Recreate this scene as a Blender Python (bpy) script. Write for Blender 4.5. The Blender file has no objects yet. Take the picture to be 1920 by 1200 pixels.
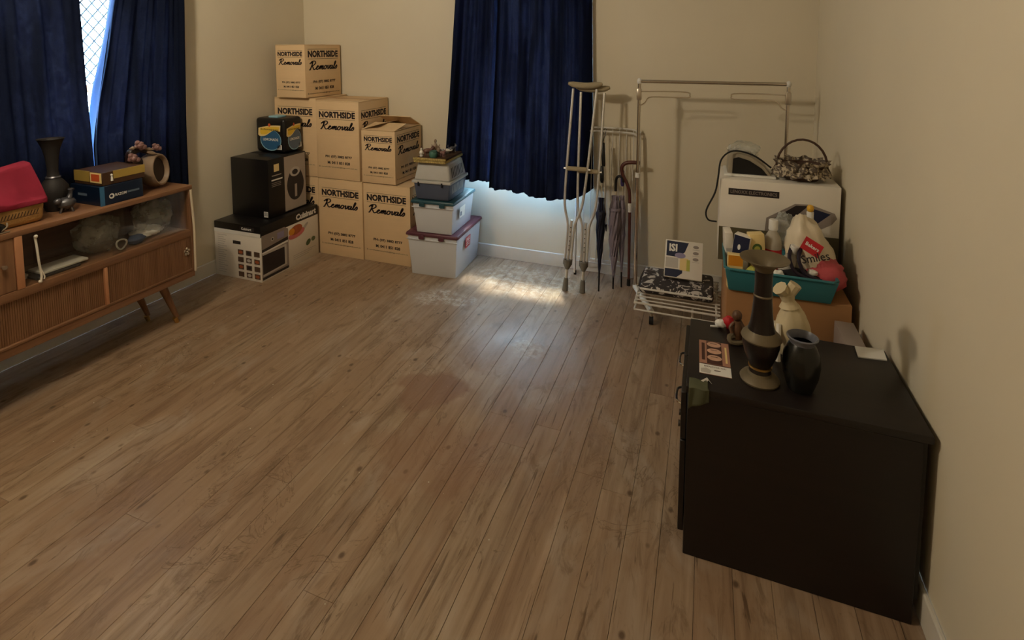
import bpy, bmesh, math, random
import numpy as np
from mathutils import Vector, Matrix, noise
PI = math.pi
R = math.radians
SC = bpy.context.scene
COL = SC.collection

# ------------------------------------------------------------------ camera
cam_d = bpy.data.cameras.new('camera')
cam = bpy.data.objects.new('camera', cam_d)
COL.objects.link(cam)
cam.location = (0, 0, 1.6)
cam.rotation_euler = (R(90 - 4.93), 0, R(20.81))
cam_d.sensor_fit = 'HORIZONTAL'
cam_d.sensor_width = 36.0
cam_d.lens = 1013.0 / 1920 * 36.0
cam_d.shift_x = -(943 - 960) / 1920
cam_d.shift_y = (176 - 600) / 1920
cam_d.clip_start = 0.02
SC.camera = cam

# ------------------------------------------------------------------ world, exposure
SC.view_settings.view_transform = 'Standard'
SC.view_settings.look = 'None'
SC.view_settings.exposure = 0.0
SC.view_settings.gamma = 1.0
SC.view_settings.use_curve_mapping = False
SC.cycles.max_bounces = 7
SC.cycles.diffuse_bounces = 3
SC.cycles.glossy_bounces = 2
SC.cycles.caustics_reflective = False
SC.cycles.caustics_refractive = False
world = bpy.data.worlds.new('daylight')
SC.world = world
world.use_nodes = True
bg = world.node_tree.nodes['Background']
bg.inputs[0].default_value = (0.62, 0.80, 1.0, 1)
bg.inputs[1].default_value = 27.0

sun_d = bpy.data.lights.new('sun', 'SUN')
sun_d.energy = 12.0; sun_d.angle = R(10); sun_d.color = (1.0, 0.93, 0.80)
sun = bpy.data.objects.new('sun', sun_d); COL.objects.link(sun)
sun.rotation_euler = Vector((0.06, -0.48, -0.875)).to_track_quat('-Z', 'Y').to_euler()
LAMP = (-2.08, 0.85, 2.42)
LAMP_W = 96.0
LAMP_C = (1.0, 0.86, 0.66)

# room limits
XL, XR, YB, YF, ZC = -3.235, 0.612, 3.735, -2.3, 2.7
BW = (-1.74, -0.86, 0.615, 2.10)        # back window x0 x1 z0 z1
LW = (1.30, 2.42, 1.02, 1.96)          # left window y0 y1 z0 z1

def portal(name, loc, rot, sx, sy):
    d = bpy.data.lights.new(name, 'AREA')
    d.shape = 'RECTANGLE'; d.size = sx; d.size_y = sy
    d.cycles.is_portal = True
    o = bpy.data.objects.new(name, d); COL.objects.link(o)
    o.location = loc; o.rotation_euler = rot
portal('back_window_portal', ((BW[0]+BW[1])/2, YB+0.16, (BW[2]+BW[3])/2), (R(-90), 0, 0), BW[1]-BW[0], BW[3]-BW[2])
portal('left_window_portal', (XL-0.16, (LW[0]+LW[1])/2, (LW[2]+LW[3])/2), (0, R(-90), 0), LW[3]-LW[2], LW[1]-LW[0])

# ------------------------------------------------------------------ materials
def lin(c):
    c = c/255.0
    return c/12.92 if c <= 0.04045 else ((c+0.055)/1.055)**2.4
def S(r, g, b): return (lin(r), lin(g), lin(b))
MATS = {}
def newmat(name):
    m = bpy.data.materials.new(name); m.use_nodes = True
    MATS[name] = m
    nt = m.node_tree
    return m, nt, nt.nodes['Principled BSDF']
def nd(nt, t, **k):
    n = nt.nodes.new(t)
    for a, v in k.items(): setattr(n, a, v)
    return n
def pm(name, c, r=0.5, metal=0.0, var=0.10, scale=9.0, bump=0.0, bscale=80.0, stretch=(1, 1, 1), coat=0.0, alpha=1.0, trans=0.0, ior=1.45, emit=None):
    m, nt, b = newmat(name)
    tc = nd(nt, 'ShaderNodeTexCoord'); mp = nd(nt, 'ShaderNodeMapping')
    mp.inputs['Scale'].default_value = stretch
    nt.links.new(tc.outputs['Object'], mp.inputs['Vector'])
    nz = nd(nt, 'ShaderNodeTexNoise'); nz.inputs['Scale'].default_value = scale; nz.inputs['Detail'].default_value = 4
    nt.links.new(mp.outputs[0], nz.inputs['Vector'])
    mx = nd(nt, 'ShaderNodeMix', data_type='RGBA')
    mx.inputs[6].default_value = (*[x*(1-var) for x in c], 1)
    mx.inputs[7].default_value = (*[min(1, x*(1+var)) for x in c], 1)
    nt.links.new(nz.outputs['Fac'], mx.inputs[0])
    nt.links.new(mx.outputs[2], b.inputs['Base Color'])
    b.inputs['Roughness'].default_value = r
    b.inputs['Metallic'].default_value = metal
    b.inputs['IOR'].default_value = ior
    b.inputs['Coat Weight'].default_value = coat
    b.inputs['Alpha'].default_value = alpha
    b.inputs['Transmission Weight'].default_value = trans
    if emit:
        b.inputs['Emission Color'].default_value = (*emit[0], 1); b.inputs['Emission Strength'].default_value = emit[1]
    if bump:
        n2 = nd(nt, 'ShaderNodeTexNoise'); n2.inputs['Scale'].default_value = bscale; n2.inputs['Detail'].default_value = 3
        nt.links.new(mp.outputs[0], n2.inputs['Vector'])
        bp = nd(nt, 'ShaderNodeBump'); bp.inputs['Strength'].default_value = bump; bp.inputs['Distance'].default_value = 0.004
        nt.links.new(n2.outputs['Fac'], bp.inputs['Height']); nt.links.new(bp.outputs[0], b.inputs['Normal'])
    return m

def ramp(nt, fac, stops):
    r = nd(nt, 'ShaderNodeValToRGB')
    e = r.color_ramp.elements
    while len(e) < len(stops): e.new(0.5)
    for el, (p, c) in zip(e, stops):
        el.position = p; el.color = (*c, 1) if len(c) == 3 else c
    nt.links.new(fac, r.inputs[0])
    return r.outputs[0]
def mixc(nt, fac, a, b, blend='MIX'):
    m = nd(nt, 'ShaderNodeMix', data_type='RGBA', blend_type=blend)
    for i, v in ((0, fac), (6, a), (7, b)):
        if hasattr(v, 'node'): nt.links.new(v, m.inputs[i])
        elif i == 0: m.inputs[0].default_value = v
        else: m.inputs[i].default_value = (*v, 1)
    return m.outputs[2]
def noisen(nt, vec, scale, detail=4, rough=0.5, dist=0.0):
    n = nd(nt, 'ShaderNodeTexNoise')
    n.inputs['Scale'].default_value = scale; n.inputs['Detail'].default_value = detail
    n.inputs['Roughness'].default_value = rough; n.inputs['Distortion'].default_value = dist
    nt.links.new(vec, n.inputs['Vector'])
    return n.outputs['Fac']
def mapv(nt, vec, scale, loc=(0, 0, 0)):
    m = nd(nt, 'ShaderNodeMapping'); m.inputs['Scale'].default_value = scale; m.inputs['Location'].default_value = loc
    nt.links.new(vec, m.inputs['Vector'])
    return m.outputs[0]
def mathn(nt, op, a, b=None, c=None):
    m = nd(nt, 'ShaderNodeMath', operation=op)
    for i, v in enumerate((a, b, c)):
        if v is None: continue
        if hasattr(v, 'node'): nt.links.new(v, m.inputs[i])
        else: m.inputs[i].default_value = v
    return m.outputs[0]

def floor_material():
    m, nt, b = newmat('worn_floorboards')
    geo = nd(nt, 'ShaderNodeNewGeometry'); pos = geo.outputs['Position']
    oi = nd(nt, 'ShaderNodeObjectInfo')
    # shift the grain per board
    off = nd(nt, 'ShaderNodeVectorMath', operation='ADD')
    cmb = nd(nt, 'ShaderNodeCombineXYZ')
    nt.links.new(mathn(nt, 'MULTIPLY', oi.outputs['Random'], 37.0), cmb.inputs[1])
    nt.links.new(pos, off.inputs[0]); nt.links.new(cmb.outputs[0], off.inputs[1])
    g = off.outputs[0]
    grain = noisen(nt, mapv(nt, g, (60, 2.5, 1)), 1.0, 6, 0.6, 0.6)
    streak = noisen(nt, mapv(nt, g, (20, 1.2, 1)), 1.0, 5, 0.65, 1.0)
    base = ramp(nt, streak, [(0.28, S(130, 110, 92)), (0.45, S(168, 148, 128)), (0.70, S(191, 173, 154))])
    base = mixc(nt, mathn(nt, 'MULTIPLY', grain, 0.30), base, S(108, 92, 74))
    tint = ramp(nt, oi.outputs['Random'], [(0.0, S(236, 218, 200)), (0.35, S(255, 248, 236)), (0.7, S(240, 222, 204)), (1.0, S(252, 240, 222))])
    base = mixc(nt, 0.8, base, tint, 'MULTIPLY')
    # broad worn patches: redder and greyer areas
    big = noisen(nt, mapv(nt, pos, (1.1, 0.8, 1)), 1.6, 5, 0.6, 0.5)
    base = mixc(nt, ramp(nt, big, [(0.42, (0, 0, 0)), (0.66, (0.5, 0.5, 0.5))]), base, S(140, 110, 86))
    big2 = noisen(nt, mapv(nt, pos, (1.6, 0.9, 1), (5, 3, 0)), 1.9, 4, 0.6, 0.8)
    base = mixc(nt, ramp(nt, big2, [(0.52, (0, 0, 0)), (0.70, (0.45, 0.45, 0.45))]), base, S(188, 176, 162))
    # long thin dark cracks and scuffs along the grain
    sc = noisen(nt, mapv(nt, g, (46, 3.2, 1), (3, 9, 0)), 1.0, 5, 0.62, 1.2)
    base = mixc(nt, ramp(nt, sc, [(0.62, (0, 0, 0)), (0.69, (0.8, 0.8, 0.8))]), base, S(92, 70, 50))
    # blotchy grime, smeared along the boards
    mo = noisen(nt, mapv(nt, pos, (11, 3.6, 1), (2, 5, 0)), 1.0, 5, 0.7, 1.6)
    base = mixc(nt, ramp(nt, mo, [(0.53, (0, 0, 0)), (0.66, (0.62, 0.62, 0.62))]), base, S(112, 88, 64))
    # wriggly dark marks
    mk = noisen(nt, mapv(nt, pos, (16, 11, 1), (7, 1, 0)), 1.0, 4, 0.62, 2.6)
    mg = ramp(nt, noisen(nt, mapv(nt, pos, (2.2, 1.6, 1), (4, 4, 0)), 1.6, 4, 0.6), [(0.48, (0, 0, 0)), (0.58, (1, 1, 1))])
    base = mixc(nt, mathn(nt, 'MULTIPLY', ramp(nt, mk, [(0.63, (0, 0, 0)), (0.70, (0.55, 0.55, 0.55))]), mg), base, S(84, 64, 44))
    # wandering dark outlines of old stains
    ed = noisen(nt, mapv(nt, pos, (3.0, 2.0, 1), (1.7, 0.3, 0)), 1.5, 5, 0.6, 1.4)
    ring = mathn(nt, 'ABSOLUTE', mathn(nt, 'SUBTRACT', ed, 0.52))
    gate = ramp(nt, noisen(nt, mapv(nt, pos, (1.2, 1.2, 1), (8, 2, 0)), 1.5, 3), [(0.50, (0, 0, 0)), (0.60, (1, 1, 1))])
    rm = mathn(nt, 'MULTIPLY', ramp(nt, ring, [(0.0, (0.6, 0.6, 0.6)), (0.010, (0, 0, 0))]), gate)
    base = mixc(nt, rm, base, S(98, 76, 52))
    # small knots / spots
    vo = nd(nt, 'ShaderNodeTexVoronoi'); vo.inputs['Scale'].default_value = 9.0
    nt.links.new(mapv(nt, pos, (1, 0.75, 1)), vo.inputs['Vector'])
    base = mixc(nt, ramp(nt, vo.outputs['Distance'], [(0.05, (0.85, 0.85, 0.85)), (0.11, (0, 0, 0))]), base, S(86, 64, 44))
    # reddish-brown stain in the middle of the room, pale plaster dust towards the window
    def blotch(cx, cy, rx, ry, wob):
        p = mapv(nt, pos, (1/rx, 1/ry, 0), (-cx/rx, -cy/ry, 0))
        ln = nd(nt, 'ShaderNodeVectorMath', operation='LENGTH'); nt.links.new(p, ln.inputs[0])
        return mathn(nt, 'ADD', ln.outputs['Value'], mathn(nt, 'MULTIPLY', mathn(nt, 'SUBTRACT', noisen(nt, pos, 7.0, 5), 0.5), wob))
    st = blotch(-1.17, 2.12, 0.17, 0.16, 1.3)
    base = mixc(nt, ramp(nt, st, [(0.80, (0.6, 0.6, 0.6)), (1.0, (0, 0, 0))]), base, S(134, 98, 76))
    st2 = blotch(-0.95, 1.75, 0.30, 0.25, 1.6)
    base = mixc(nt, ramp(nt, st2, [(0.5, (0.5, 0.5, 0.5)), (1.0, (0, 0, 0))]), base, S(142, 106, 80))
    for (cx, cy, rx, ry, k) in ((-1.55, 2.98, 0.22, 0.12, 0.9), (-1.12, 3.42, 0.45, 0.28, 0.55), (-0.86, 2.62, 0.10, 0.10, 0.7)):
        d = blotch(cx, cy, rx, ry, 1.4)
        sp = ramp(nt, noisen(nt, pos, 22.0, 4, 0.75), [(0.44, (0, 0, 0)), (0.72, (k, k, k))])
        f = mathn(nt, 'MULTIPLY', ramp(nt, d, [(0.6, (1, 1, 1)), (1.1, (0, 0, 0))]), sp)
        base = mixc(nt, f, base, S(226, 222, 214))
    nt.links.new(base, b.inputs['Base Color'])
    ro = ramp(nt, noisen(nt, mapv(nt, pos, (2, 1.4, 1)), 2.0, 5), [(0.3, (0.30, 0.30, 0.30)), (0.7, (0.50, 0.50, 0.50))])
    nt.links.new(ro, b.inputs['Roughness'])
    bp = nd(nt, 'ShaderNodeBump'); bp.inputs['Strength'].default_value = 0.25; bp.inputs['Distance'].default_value = 0.003
    nt.links.new(grain, bp.inputs['Height']); nt.links.new(bp.outputs[0], b.inputs['Normal'])
    return m
floor_material()

def wall_material(name, c):
    m, nt, b = newmat(name)
    geo = nd(nt, 'ShaderNodeNewGeometry'); pos = geo.outputs['Position']
    n1 = noisen(nt, pos, 1.3, 4, 0.5)
    col = ramp(nt, n1, [(0.3, tuple(x*0.94 for x in c)), (0.7, c)])
    nt.links.new(col, b.inputs['Base Color']); b.inputs['Roughness'].default_value = 0.62
    bp = nd(nt, 'ShaderNodeBump'); bp.inputs['Strength'].default_value = 0.12; bp.inputs['Distance'].default_value = 0.004
    nt.links.new(noisen(nt, pos, 9.0, 5, 0.55), bp.inputs['Height']); nt.links.new(bp.outputs[0], b.inputs['Normal'])
wall_material('cream_wall', (0.74, 0.66, 0.50))
wall_material('white_ceiling', (0.55, 0.52, 0.46))

def curtain_material():
    m, nt, b = newmat('navy_curtain')
    nt.nodes.remove(b)
    out = [n for n in nt.nodes if n.type == 'OUTPUT_MATERIAL'][0]
    tc = nd(nt, 'ShaderNodeTexCoord')
    weave = noisen(nt, mapv(nt, tc.outputs['Object'], (160, 160, 160)), 1.0, 2)
    pat = noisen(nt, mapv(nt, tc.outputs['Object'], (7, 7, 4)), 2.2, 5, 0.65, 1.0)
    c1 = mixc(nt, weave, S(14, 18, 30), S(23, 28, 43))
    c2 = mixc(nt, ramp(nt, pat, [(0.40, (0, 0, 0)), (0.62, (1, 1, 1))]), S(78, 78, 122), S(116, 114, 150))
    di = nd(nt, 'ShaderNodeBsdfDiffuse'); tr = nd(nt, 'ShaderNodeBsdfTranslucent'); li = nd(nt, 'ShaderNodeBsdfDiffuse')
    nt.links.new(c1, di.inputs[0]); nt.links.new(c2, tr.inputs[0])
    li.inputs[0].default_value = (*S(196, 216, 240), 1)          # pale blue lining on the window side, added to bounce glow onto the wall
    geo = nd(nt, 'ShaderNodeNewGeometry')
    fb = nd(nt, 'ShaderNodeMixShader')
    nt.links.new(geo.outputs['Backfacing'], fb.inputs[0]); nt.links.new(di.outputs[0], fb.inputs[1]); nt.links.new(li.outputs[0], fb.inputs[2])
    mx = nd(nt, 'ShaderNodeMixShader'); band = noisen(nt, mapv(nt, tc.outputs['Object'], (9, 9, 0.9)), 1.0, 3, 0.5, 0.4)
    glow_mottle = noisen(nt, mapv(nt, tc.outputs['Object'], (42, 42, 34)), 1.0, 3, 0.6, 1.5)
    thin = ramp(nt, band, [(0.42, (0.0022,)*3), (0.60, (0.011,)*3)])  # uneven translucency put in for window light showing through in bands
    thin = mixc(nt, 0.7, thin, ramp(nt, glow_mottle, [(0.40, (0.35,)*3), (0.62, (1.0,)*3)]), 'MULTIPLY')
    nt.links.new(thin, mx.inputs[0])
    nt.links.new(fb.outputs[0], mx.inputs[1]); nt.links.new(tr.outputs[0], mx.inputs[2])
    nt.links.new(mx.outputs[0], out.inputs[0])
curtain_material()

def glass_material(name, tint, refl=0.08, rough=0.02):
    m, nt, b = newmat(name)
    nt.nodes.remove(b)
    out = [n for n in nt.nodes if n.type == 'OUTPUT_MATERIAL'][0]
    t = nd(nt, 'ShaderNodeBsdfTransparent'); t.inputs[0].default_value = (*tint, 1)
    g = nd(nt, 'ShaderNodeBsdfGlossy'); g.inputs['Roughness'].default_value = rough
    f = nd(nt, 'ShaderNodeLayerWeight'); f.inputs[0].default_value = 0.12
    fm = mathn(nt, 'MULTIPLY_ADD', f.outputs['Facing'], 0.25, 0.03)
    mx = nd(nt, 'ShaderNodeMixShader')
    nt.links.new(fm, mx.inputs[0]); nt.links.new(t.outputs[0], mx.inputs[1]); nt.links.new(g.outputs[0], mx.inputs[2])
    nt.links.new(mx.outputs[0], out.inputs[0])
glass_material('window_glass', (0.93, 0.97, 0.96))
glass_material('cabinet_glass', (0.93, 0.93, 0.91))
def film_material(name, tint, opac, white, wob=0.5):
    m, nt, b = newmat(name)
    nt.nodes.remove(b)
    out = [n for n in nt.nodes if n.type == 'OUTPUT_MATERIAL'][0]
    t = nd(nt, 'ShaderNodeBsdfTransparent'); t.inputs[0].default_value = (*tint, 1)
    d = nd(nt, 'ShaderNodeBsdfPrincipled'); d.inputs['Base Color'].default_value = (*white, 1); d.inputs['Roughness'].default_value = 0.25
    tc = nd(nt, 'ShaderNodeTexCoord')
    nz = noisen(nt, tc.outputs['Object'], 18.0, 3)
    mx = nd(nt, 'ShaderNodeMixShader')
    nt.links.new(ramp(nt, nz, [(0.35, (opac*(1-wob*0.8),)*3), (0.7, (min(1, opac*(1+wob)),)*3)]), mx.inputs[0])
    nt.links.new(t.outputs[0], mx.inputs[1]); nt.links.new(d.outputs[0], mx.inputs[2]); nt.links.new(mx.outputs[0], out.inputs[0])
film_material('clear_plastic_film', (0.95, 0.97, 0.96), 0.34, (0.70, 0.70, 0.66))
film_material('frosted_plastic', (0.82, 0.86, 0.92), 0.80, (0.80, 0.82, 0.86), 0.0)

def wood_material(name, c1, c2, axis, rough=0.45, sc=1.0):
    m, nt, b = newmat(name)
    tc = nd(nt, 'ShaderNodeTexCoord')
    s = [28*sc, 28*sc, 28*sc]; s[axis] = 1.6*sc
    g = noisen(nt, mapv(nt, tc.outputs['Object'], s), 1.0, 6, 0.6, 0.8)
    nt.links.new(ramp(nt, g, [(0.30, c1), (0.70, c2)]), b.inputs['Base Color'])
    b.inputs['Roughness'].default_value = rough
wood_material('teak_veneer', S(120, 84, 58), S(152, 112, 82), 1, 0.42)
wood_material('teak_upright', S(118, 83, 58), S(150, 111, 80), 2, 0.42)
wood_material('redwood_inside', S(74, 40, 28), S(102, 58, 40), 1, 0.6)
wood_material('espresso_wood', S(17, 11, 11), S(27, 18, 16), 0, 0.45)
wood_material('carved_wood', S(70, 46, 30), S(112, 78, 52), 2, 0.5)

def card_material(name, c):
    m, nt, b = newmat(name)
    tc = nd(nt, 'ShaderNodeTexCoord')
    g = noisen(nt, mapv(nt, tc.outputs['Object'], (3, 3, 90)), 1.0, 4, 0.6)
    g2 = noisen(nt, tc.outputs['Object'], 2.4, 4, 0.6)
    col = mixc(nt, 0.5, ramp(nt, g, [(0.3, tuple(x*0.93 for x in c)), (0.7, c)]), ramp(nt, g2, [(0.3, tuple(x*0.86 for x in c)), (0.7, tuple(min(1, x*1.05) for x in c))]))
    nt.links.new(col, b.inputs['Base Color']); b.inputs['Roughness'].default_value = 0.75
card_material('kraft_card', S(232, 200, 156))
card_material('dull_kraft_card', S(168, 122, 78))

def pattern_material(name, a, b_, scale, thr=0.56):
    m, nt, b = newmat(name)
    tc = nd(nt, 'ShaderNodeTexCoord')
    n = noisen(nt, tc.outputs['Object'], scale, 3, 0.55, 2.2)
    nt.links.new(ramp(nt, n, [(thr, a), (thr+0.03, b_)]), b.inputs['Base Color']); b.inputs['Roughness'].default_value = 0.7
pattern_material('black_white_print_fabric', S(52, 46, 48), S(205, 200, 196), 13.0)
pattern_material('floral_ruffle_fabric', S(92, 80, 68), S(186, 172, 148), 26.0, 0.50)
pattern_material('brocade_gold', S(150, 128, 70), S(182, 160, 96), 40.0, 0.5)

pm('curtain_edge_blue', S(38, 66, 112), 0.9)
pm('skirting_paint', (0.72, 0.68, 0.60), 0.5)
pm('frame_paint', (0.74, 0.74, 0.72), 0.45)
pm('terracotta_paint', S(196, 128, 84), 0.5)
pm('grille_metal', S(60, 62, 64), 0.4, 0.6)
pm('curtain_rod_metal', S(120, 112, 98), 0.35, 0.9)
pm('subfloor_dark', S(30, 24, 18), 0.9)
pm('black_ink', S(34, 22, 26), 0.7)
pm('brown_tape', S(196, 150, 100), 0.35)
pm('black_gloss_card', S(20, 19, 20), 0.32)
pm('black_matte_card', S(30, 27, 26), 0.55)
pm('grey_print', S(176, 164, 152), 0.4)
pm('white_card', S(235, 228, 216), 0.45, var=0.04)
pm('white_print', S(240, 238, 232), 0.45, var=0.03)
pm('pale_grey_print', S(196, 190, 182), 0.5)
pm('steel_print', S(150, 138, 130), 0.4)
pm('dark_print', S(44, 38, 40), 0.4)
pm('tan_print', S(196, 142, 92), 0.5)
pm('roast_print', S(176, 92, 52), 0.5, var=0.35, scale=40)
pm('leaf_print', S(88, 104, 70), 0.5, var=0.3, scale=40)
pm('brown_print', S(92, 70, 56), 0.5, var=0.4, scale=60)
pm('yellow_print', S(236, 196, 62), 0.4)
pm('cream_print', S(240, 214, 150), 0.4)
pm('blue_print', S(44, 96, 140), 0.35, var=0.25)
pm('slate_print', S(96, 112, 130), 0.35, var=0.2)
pm('sky_print', S(150, 196, 214), 0.35)
pm('navy_print', S(28, 36, 66), 0.4)
pm('navy_gloss', S(16, 30, 52), 0.3)
pm('blue_edge', S(60, 110, 150), 0.35)
pm('red_print', S(190, 34, 44), 0.4)
pm('orange_print', S(226, 150, 44), 0.45)
pm('pink_print', S(214, 120, 120), 0.45, var=0.2, scale=50)
pm('orange_label', S(206, 92, 48), 0.4)
pm('stopper_yellow', S(232, 178, 54), 0.4)
pm('green_print', S(84, 110, 56), 0.45)
pm('yellowgreen_print', S(190, 190, 90), 0.45)
pm('lilac_print', S(150, 142, 176), 0.5)
pm('gold_paper', S(196, 166, 84), 0.35, 0.35)
pm('chocolate_card', S(70, 46, 28), 0.5)
pm('maroon_plastic', S(92, 50, 62), 0.4)
pm('teal_dark_plastic', S(38, 74, 84), 0.4)
pm('teal_tub_plastic', S(58, 122, 132), 0.4)
pm('grey_carrier_plastic', S(186, 184, 178), 0.5)
pm('slate_carrier_plastic', S(78, 86, 106), 0.45)
pm('vent_dark', S(20, 20, 22), 0.8)
pm('aluminium', S(222, 220, 214), 0.34, 0.55)
pm('chrome', S(214, 206, 196), 0.16, 1.0)
pm('grey_rubber', S(112, 108, 100), 0.7)
pm('beige_foam', S(160, 146, 118), 0.8, bump=0.3)
pm('white_wire', S(222, 218, 210), 0.4)
pm('white_plastic', S(228, 226, 220), 0.35)
pm('black_plastic', S(18, 17, 18), 0.4)
pm('black_rubber', S(22, 20, 20), 0.7)
pm('navy_nylon', S(34, 38, 62), 0.5, bump=0.2, bscale=30)
pm('lilac_nylon', S(142, 132, 146), 0.5, bump=0.2, bscale=30)
pm('purple_grip', S(66, 56, 110), 0.45)
pm('mahogany', S(86, 42, 34), 0.35, coat=0.3)
pm('string_white', S(232, 226, 214), 0.8)
pm('nickel', S(200, 190, 176), 0.3, 0.9)
pm('brass', S(196, 158, 92), 0.3, 0.9)
pm('trim_strip', S(236, 224, 200), 0.3, 0.2)
pm('copper_edge', S(206, 150, 112), 0.35, 0.2)
pm('paper_white', S(236, 234, 228), 0.7, var=0.04)
pm('charcoal_cloth', S(58, 54, 54), 0.9)
pm('denim_cloth', S(70, 84, 116), 0.9)
pm('crimson_cloth', S(146, 34, 60), 0.85, var=0.2, bump=0.3, bscale=60)
pm('wicker_tan', S(188, 146, 88), 0.7, var=0.25, scale=50, bump=0.6, bscale=90)
pm('wicker_dark', S(70, 48, 34), 0.7)
pm('dark_bronze', S(34, 31, 31), 0.65, 0.1)
pm('pewter', S(104, 104, 110), 0.35, 0.7)
pm('shell_ceramic', S(140, 120, 100), 0.35, var=0.2)
pm('rose_ceramic', S(128, 96, 92), 0.4, var=0.25, scale=30)
pm('maroon_ceramic', S(34, 20, 20), 0.4)
pm('white_ceramic', S(226, 220, 210), 0.25)
pm('brown_ceramic', S(110, 78, 66), 0.4, var=0.3, scale=40)
pm('green_glass', S(70, 110, 96), 0.15)
pm('olive_bronze', S(112, 100, 78), 0.55, 0.2, var=0.2, scale=25)
pm('dark_enamel', S(36, 28, 26), 0.3, 0.2, var=0.5, scale=30)
pm('dark_glaze', S(26, 26, 23), 0.25, 0.0, var=0.5, scale=14)
pm('blue_rim_glaze', S(110, 112, 122), 0.3)
pm('cream_bag', S(206, 190, 154), 0.55, bump=0.6, bscale=25)
pm('shopping_bag_white', S(226, 212, 186), 0.4, bump=0.5, bscale=18)
pm('pink_bag', S(196, 84, 92), 0.35, bump=0.5, bscale=25)
pm('dark_straps', S(34, 24, 40), 0.6)
pm('olive_cloth', S(84, 86, 64), 0.85)
pm('black_cloth', S(24, 22, 26), 0.85)
pm('olive_print', S(98, 90, 66), 0.5)
pm('leaflet_brown', S(176, 128, 108), 0.4)
pm('leaflet_dark', S(70, 34, 28), 0.4)
pm('leaflet_loaf', S(214, 170, 146), 0.35, var=0.2, scale=60)
pm('oil_clear', S(200, 192, 176), 0.2, alpha=0.8)
pm('smoke_housing', S(150, 140, 122), 0.3)
film_material('dimming_dish_glass', (0.80, 0.78, 0.74), 0.36, (0.85, 0.83, 0.78), 0.1)
pm('lamp_glass', (0.9, 0.88, 0.8), 0.3, emit=((1.0, 0.85, 0.64), 3.0))
pm('plaster_crumb', S(230, 224, 210), 0.8)

# ------------------------------------------------------------------ mesh helpers
TXT = {}
def text_geo(s, bold=0.0):
    k = (s, bold)
    if k in TXT: return TXT[k]
    cu = bpy.data.curves.new('lettering_source', 'FONT'); cu.body = s; cu.resolution_u = 2; cu.offset = bold
    cu.fill_mode = 'FRONT'
    o = bpy.data.objects.new('lettering_source', cu); COL.objects.link(o)
    dg = bpy.context.evaluated_depsgraph_get()
    me = o.evaluated_get(dg).to_mesh()
    vs = [tuple(v.co[:2]) for v in me.vertices]; fs = [tuple(p.vertices) for p in me.polygons]
    o.evaluated_get(dg).to_mesh_clear()
    bpy.data.objects.remove(o); bpy.data.curves.remove(cu)
    x0 = min(v[0] for v in vs); x1 = max(v[0] for v in vs); y0 = min(v[1] for v in vs); y1 = max(v[1] for v in vs)
    vs = [((x-x0)/(x1-x0), (y-y0)/(y1-y0)) for x, y in vs]
    TXT[k] = (vs, fs, (x1-x0)/(y1-y0))
    return TXT[k]

def catmull(pts, n=4, closed=False):
    P = [Vector(p) for p in pts]; out = []
    m = len(P)
    rng = range(m if closed else m-1)
    for i in rng:
        if closed: a, b, c, d = P[(i-1) % m], P[i], P[(i+1) % m], P[(i+2) % m]
        else: a, b, c, d = P[max(0, i-1)], P[i], P[i+1], P[min(m-1, i+2)]
        for k in range(n):
            t = k/n
            out.append(0.5*((2*b)+(c-a)*t+(2*a-5*b+4*c-d)*t*t+(3*b-a-3*c+d)*t**3))
    if not closed: out.append(P[-1])
    return out

SCRIPT = [
 [(.15, 1.75), (.55, 2.25), (.5, 1.2), (.2, 0), (-.05, .1)],
 [(-.35, 1.6), (.3, 2.3), (1.2, 2.4), (1.55, 1.8), (1.0, 1.2), (.5, 1.1), (.95, .7), (1.5, 0), (2.0, .15), (2.55, .6), (2.85, .85), (2.6, 1.05), (2.3, .6), (2.4, .08), (2.8, 0), (3.2, .35), (3.55, 1.0), (3.45, 0)],
 [(3.5, .4), (3.9, 1.0), (4.05, .8), (3.92, 0)], [(3.97, .4), (4.4, 1), (4.55, .8), (4.45, .1), (4.7, 0), (5.0, .35)],
 [(5.7, .95), (5.3, 1.0), (5.0, .5), (5.2, .02), (5.6, .05), (5.85, .55), (5.6, 1.0), (5.9, .8), (6.15, .85), (6.35, 1), (6.4, .3), (6.55, 0), (6.9, .4), (7.0, 1.0), (7.25, .85)],
 [(7.95, .95), (7.5, 1), (7.2, .5), (7.35, .02), (7.7, .15), (8.05, 1.0), (7.9, .15), (8.15, 0), (8.45, .35), (8.9, 1.6), (8.85, 2.2), (8.65, 2.0), (8.6, .3), (8.8, 0), (9.1, .3), (9.5, 1.05), (9.75, .5), (9.5, .02), (9.1, .1)]]

class Frame:
    """a flat face in space: origin at its lower left, u to the right, v up, n out of it"""
    def __init__(s, o, u, v):
        s.o = Vector(o); s.u = Vector(u).normalized(); s.v = Vector(v).normalized(); s.n = s.u.cross(s.v)
    def p(s, x, y, d=0.0007): return s.o + s.u*x + s.v*y + s.n*d

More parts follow.
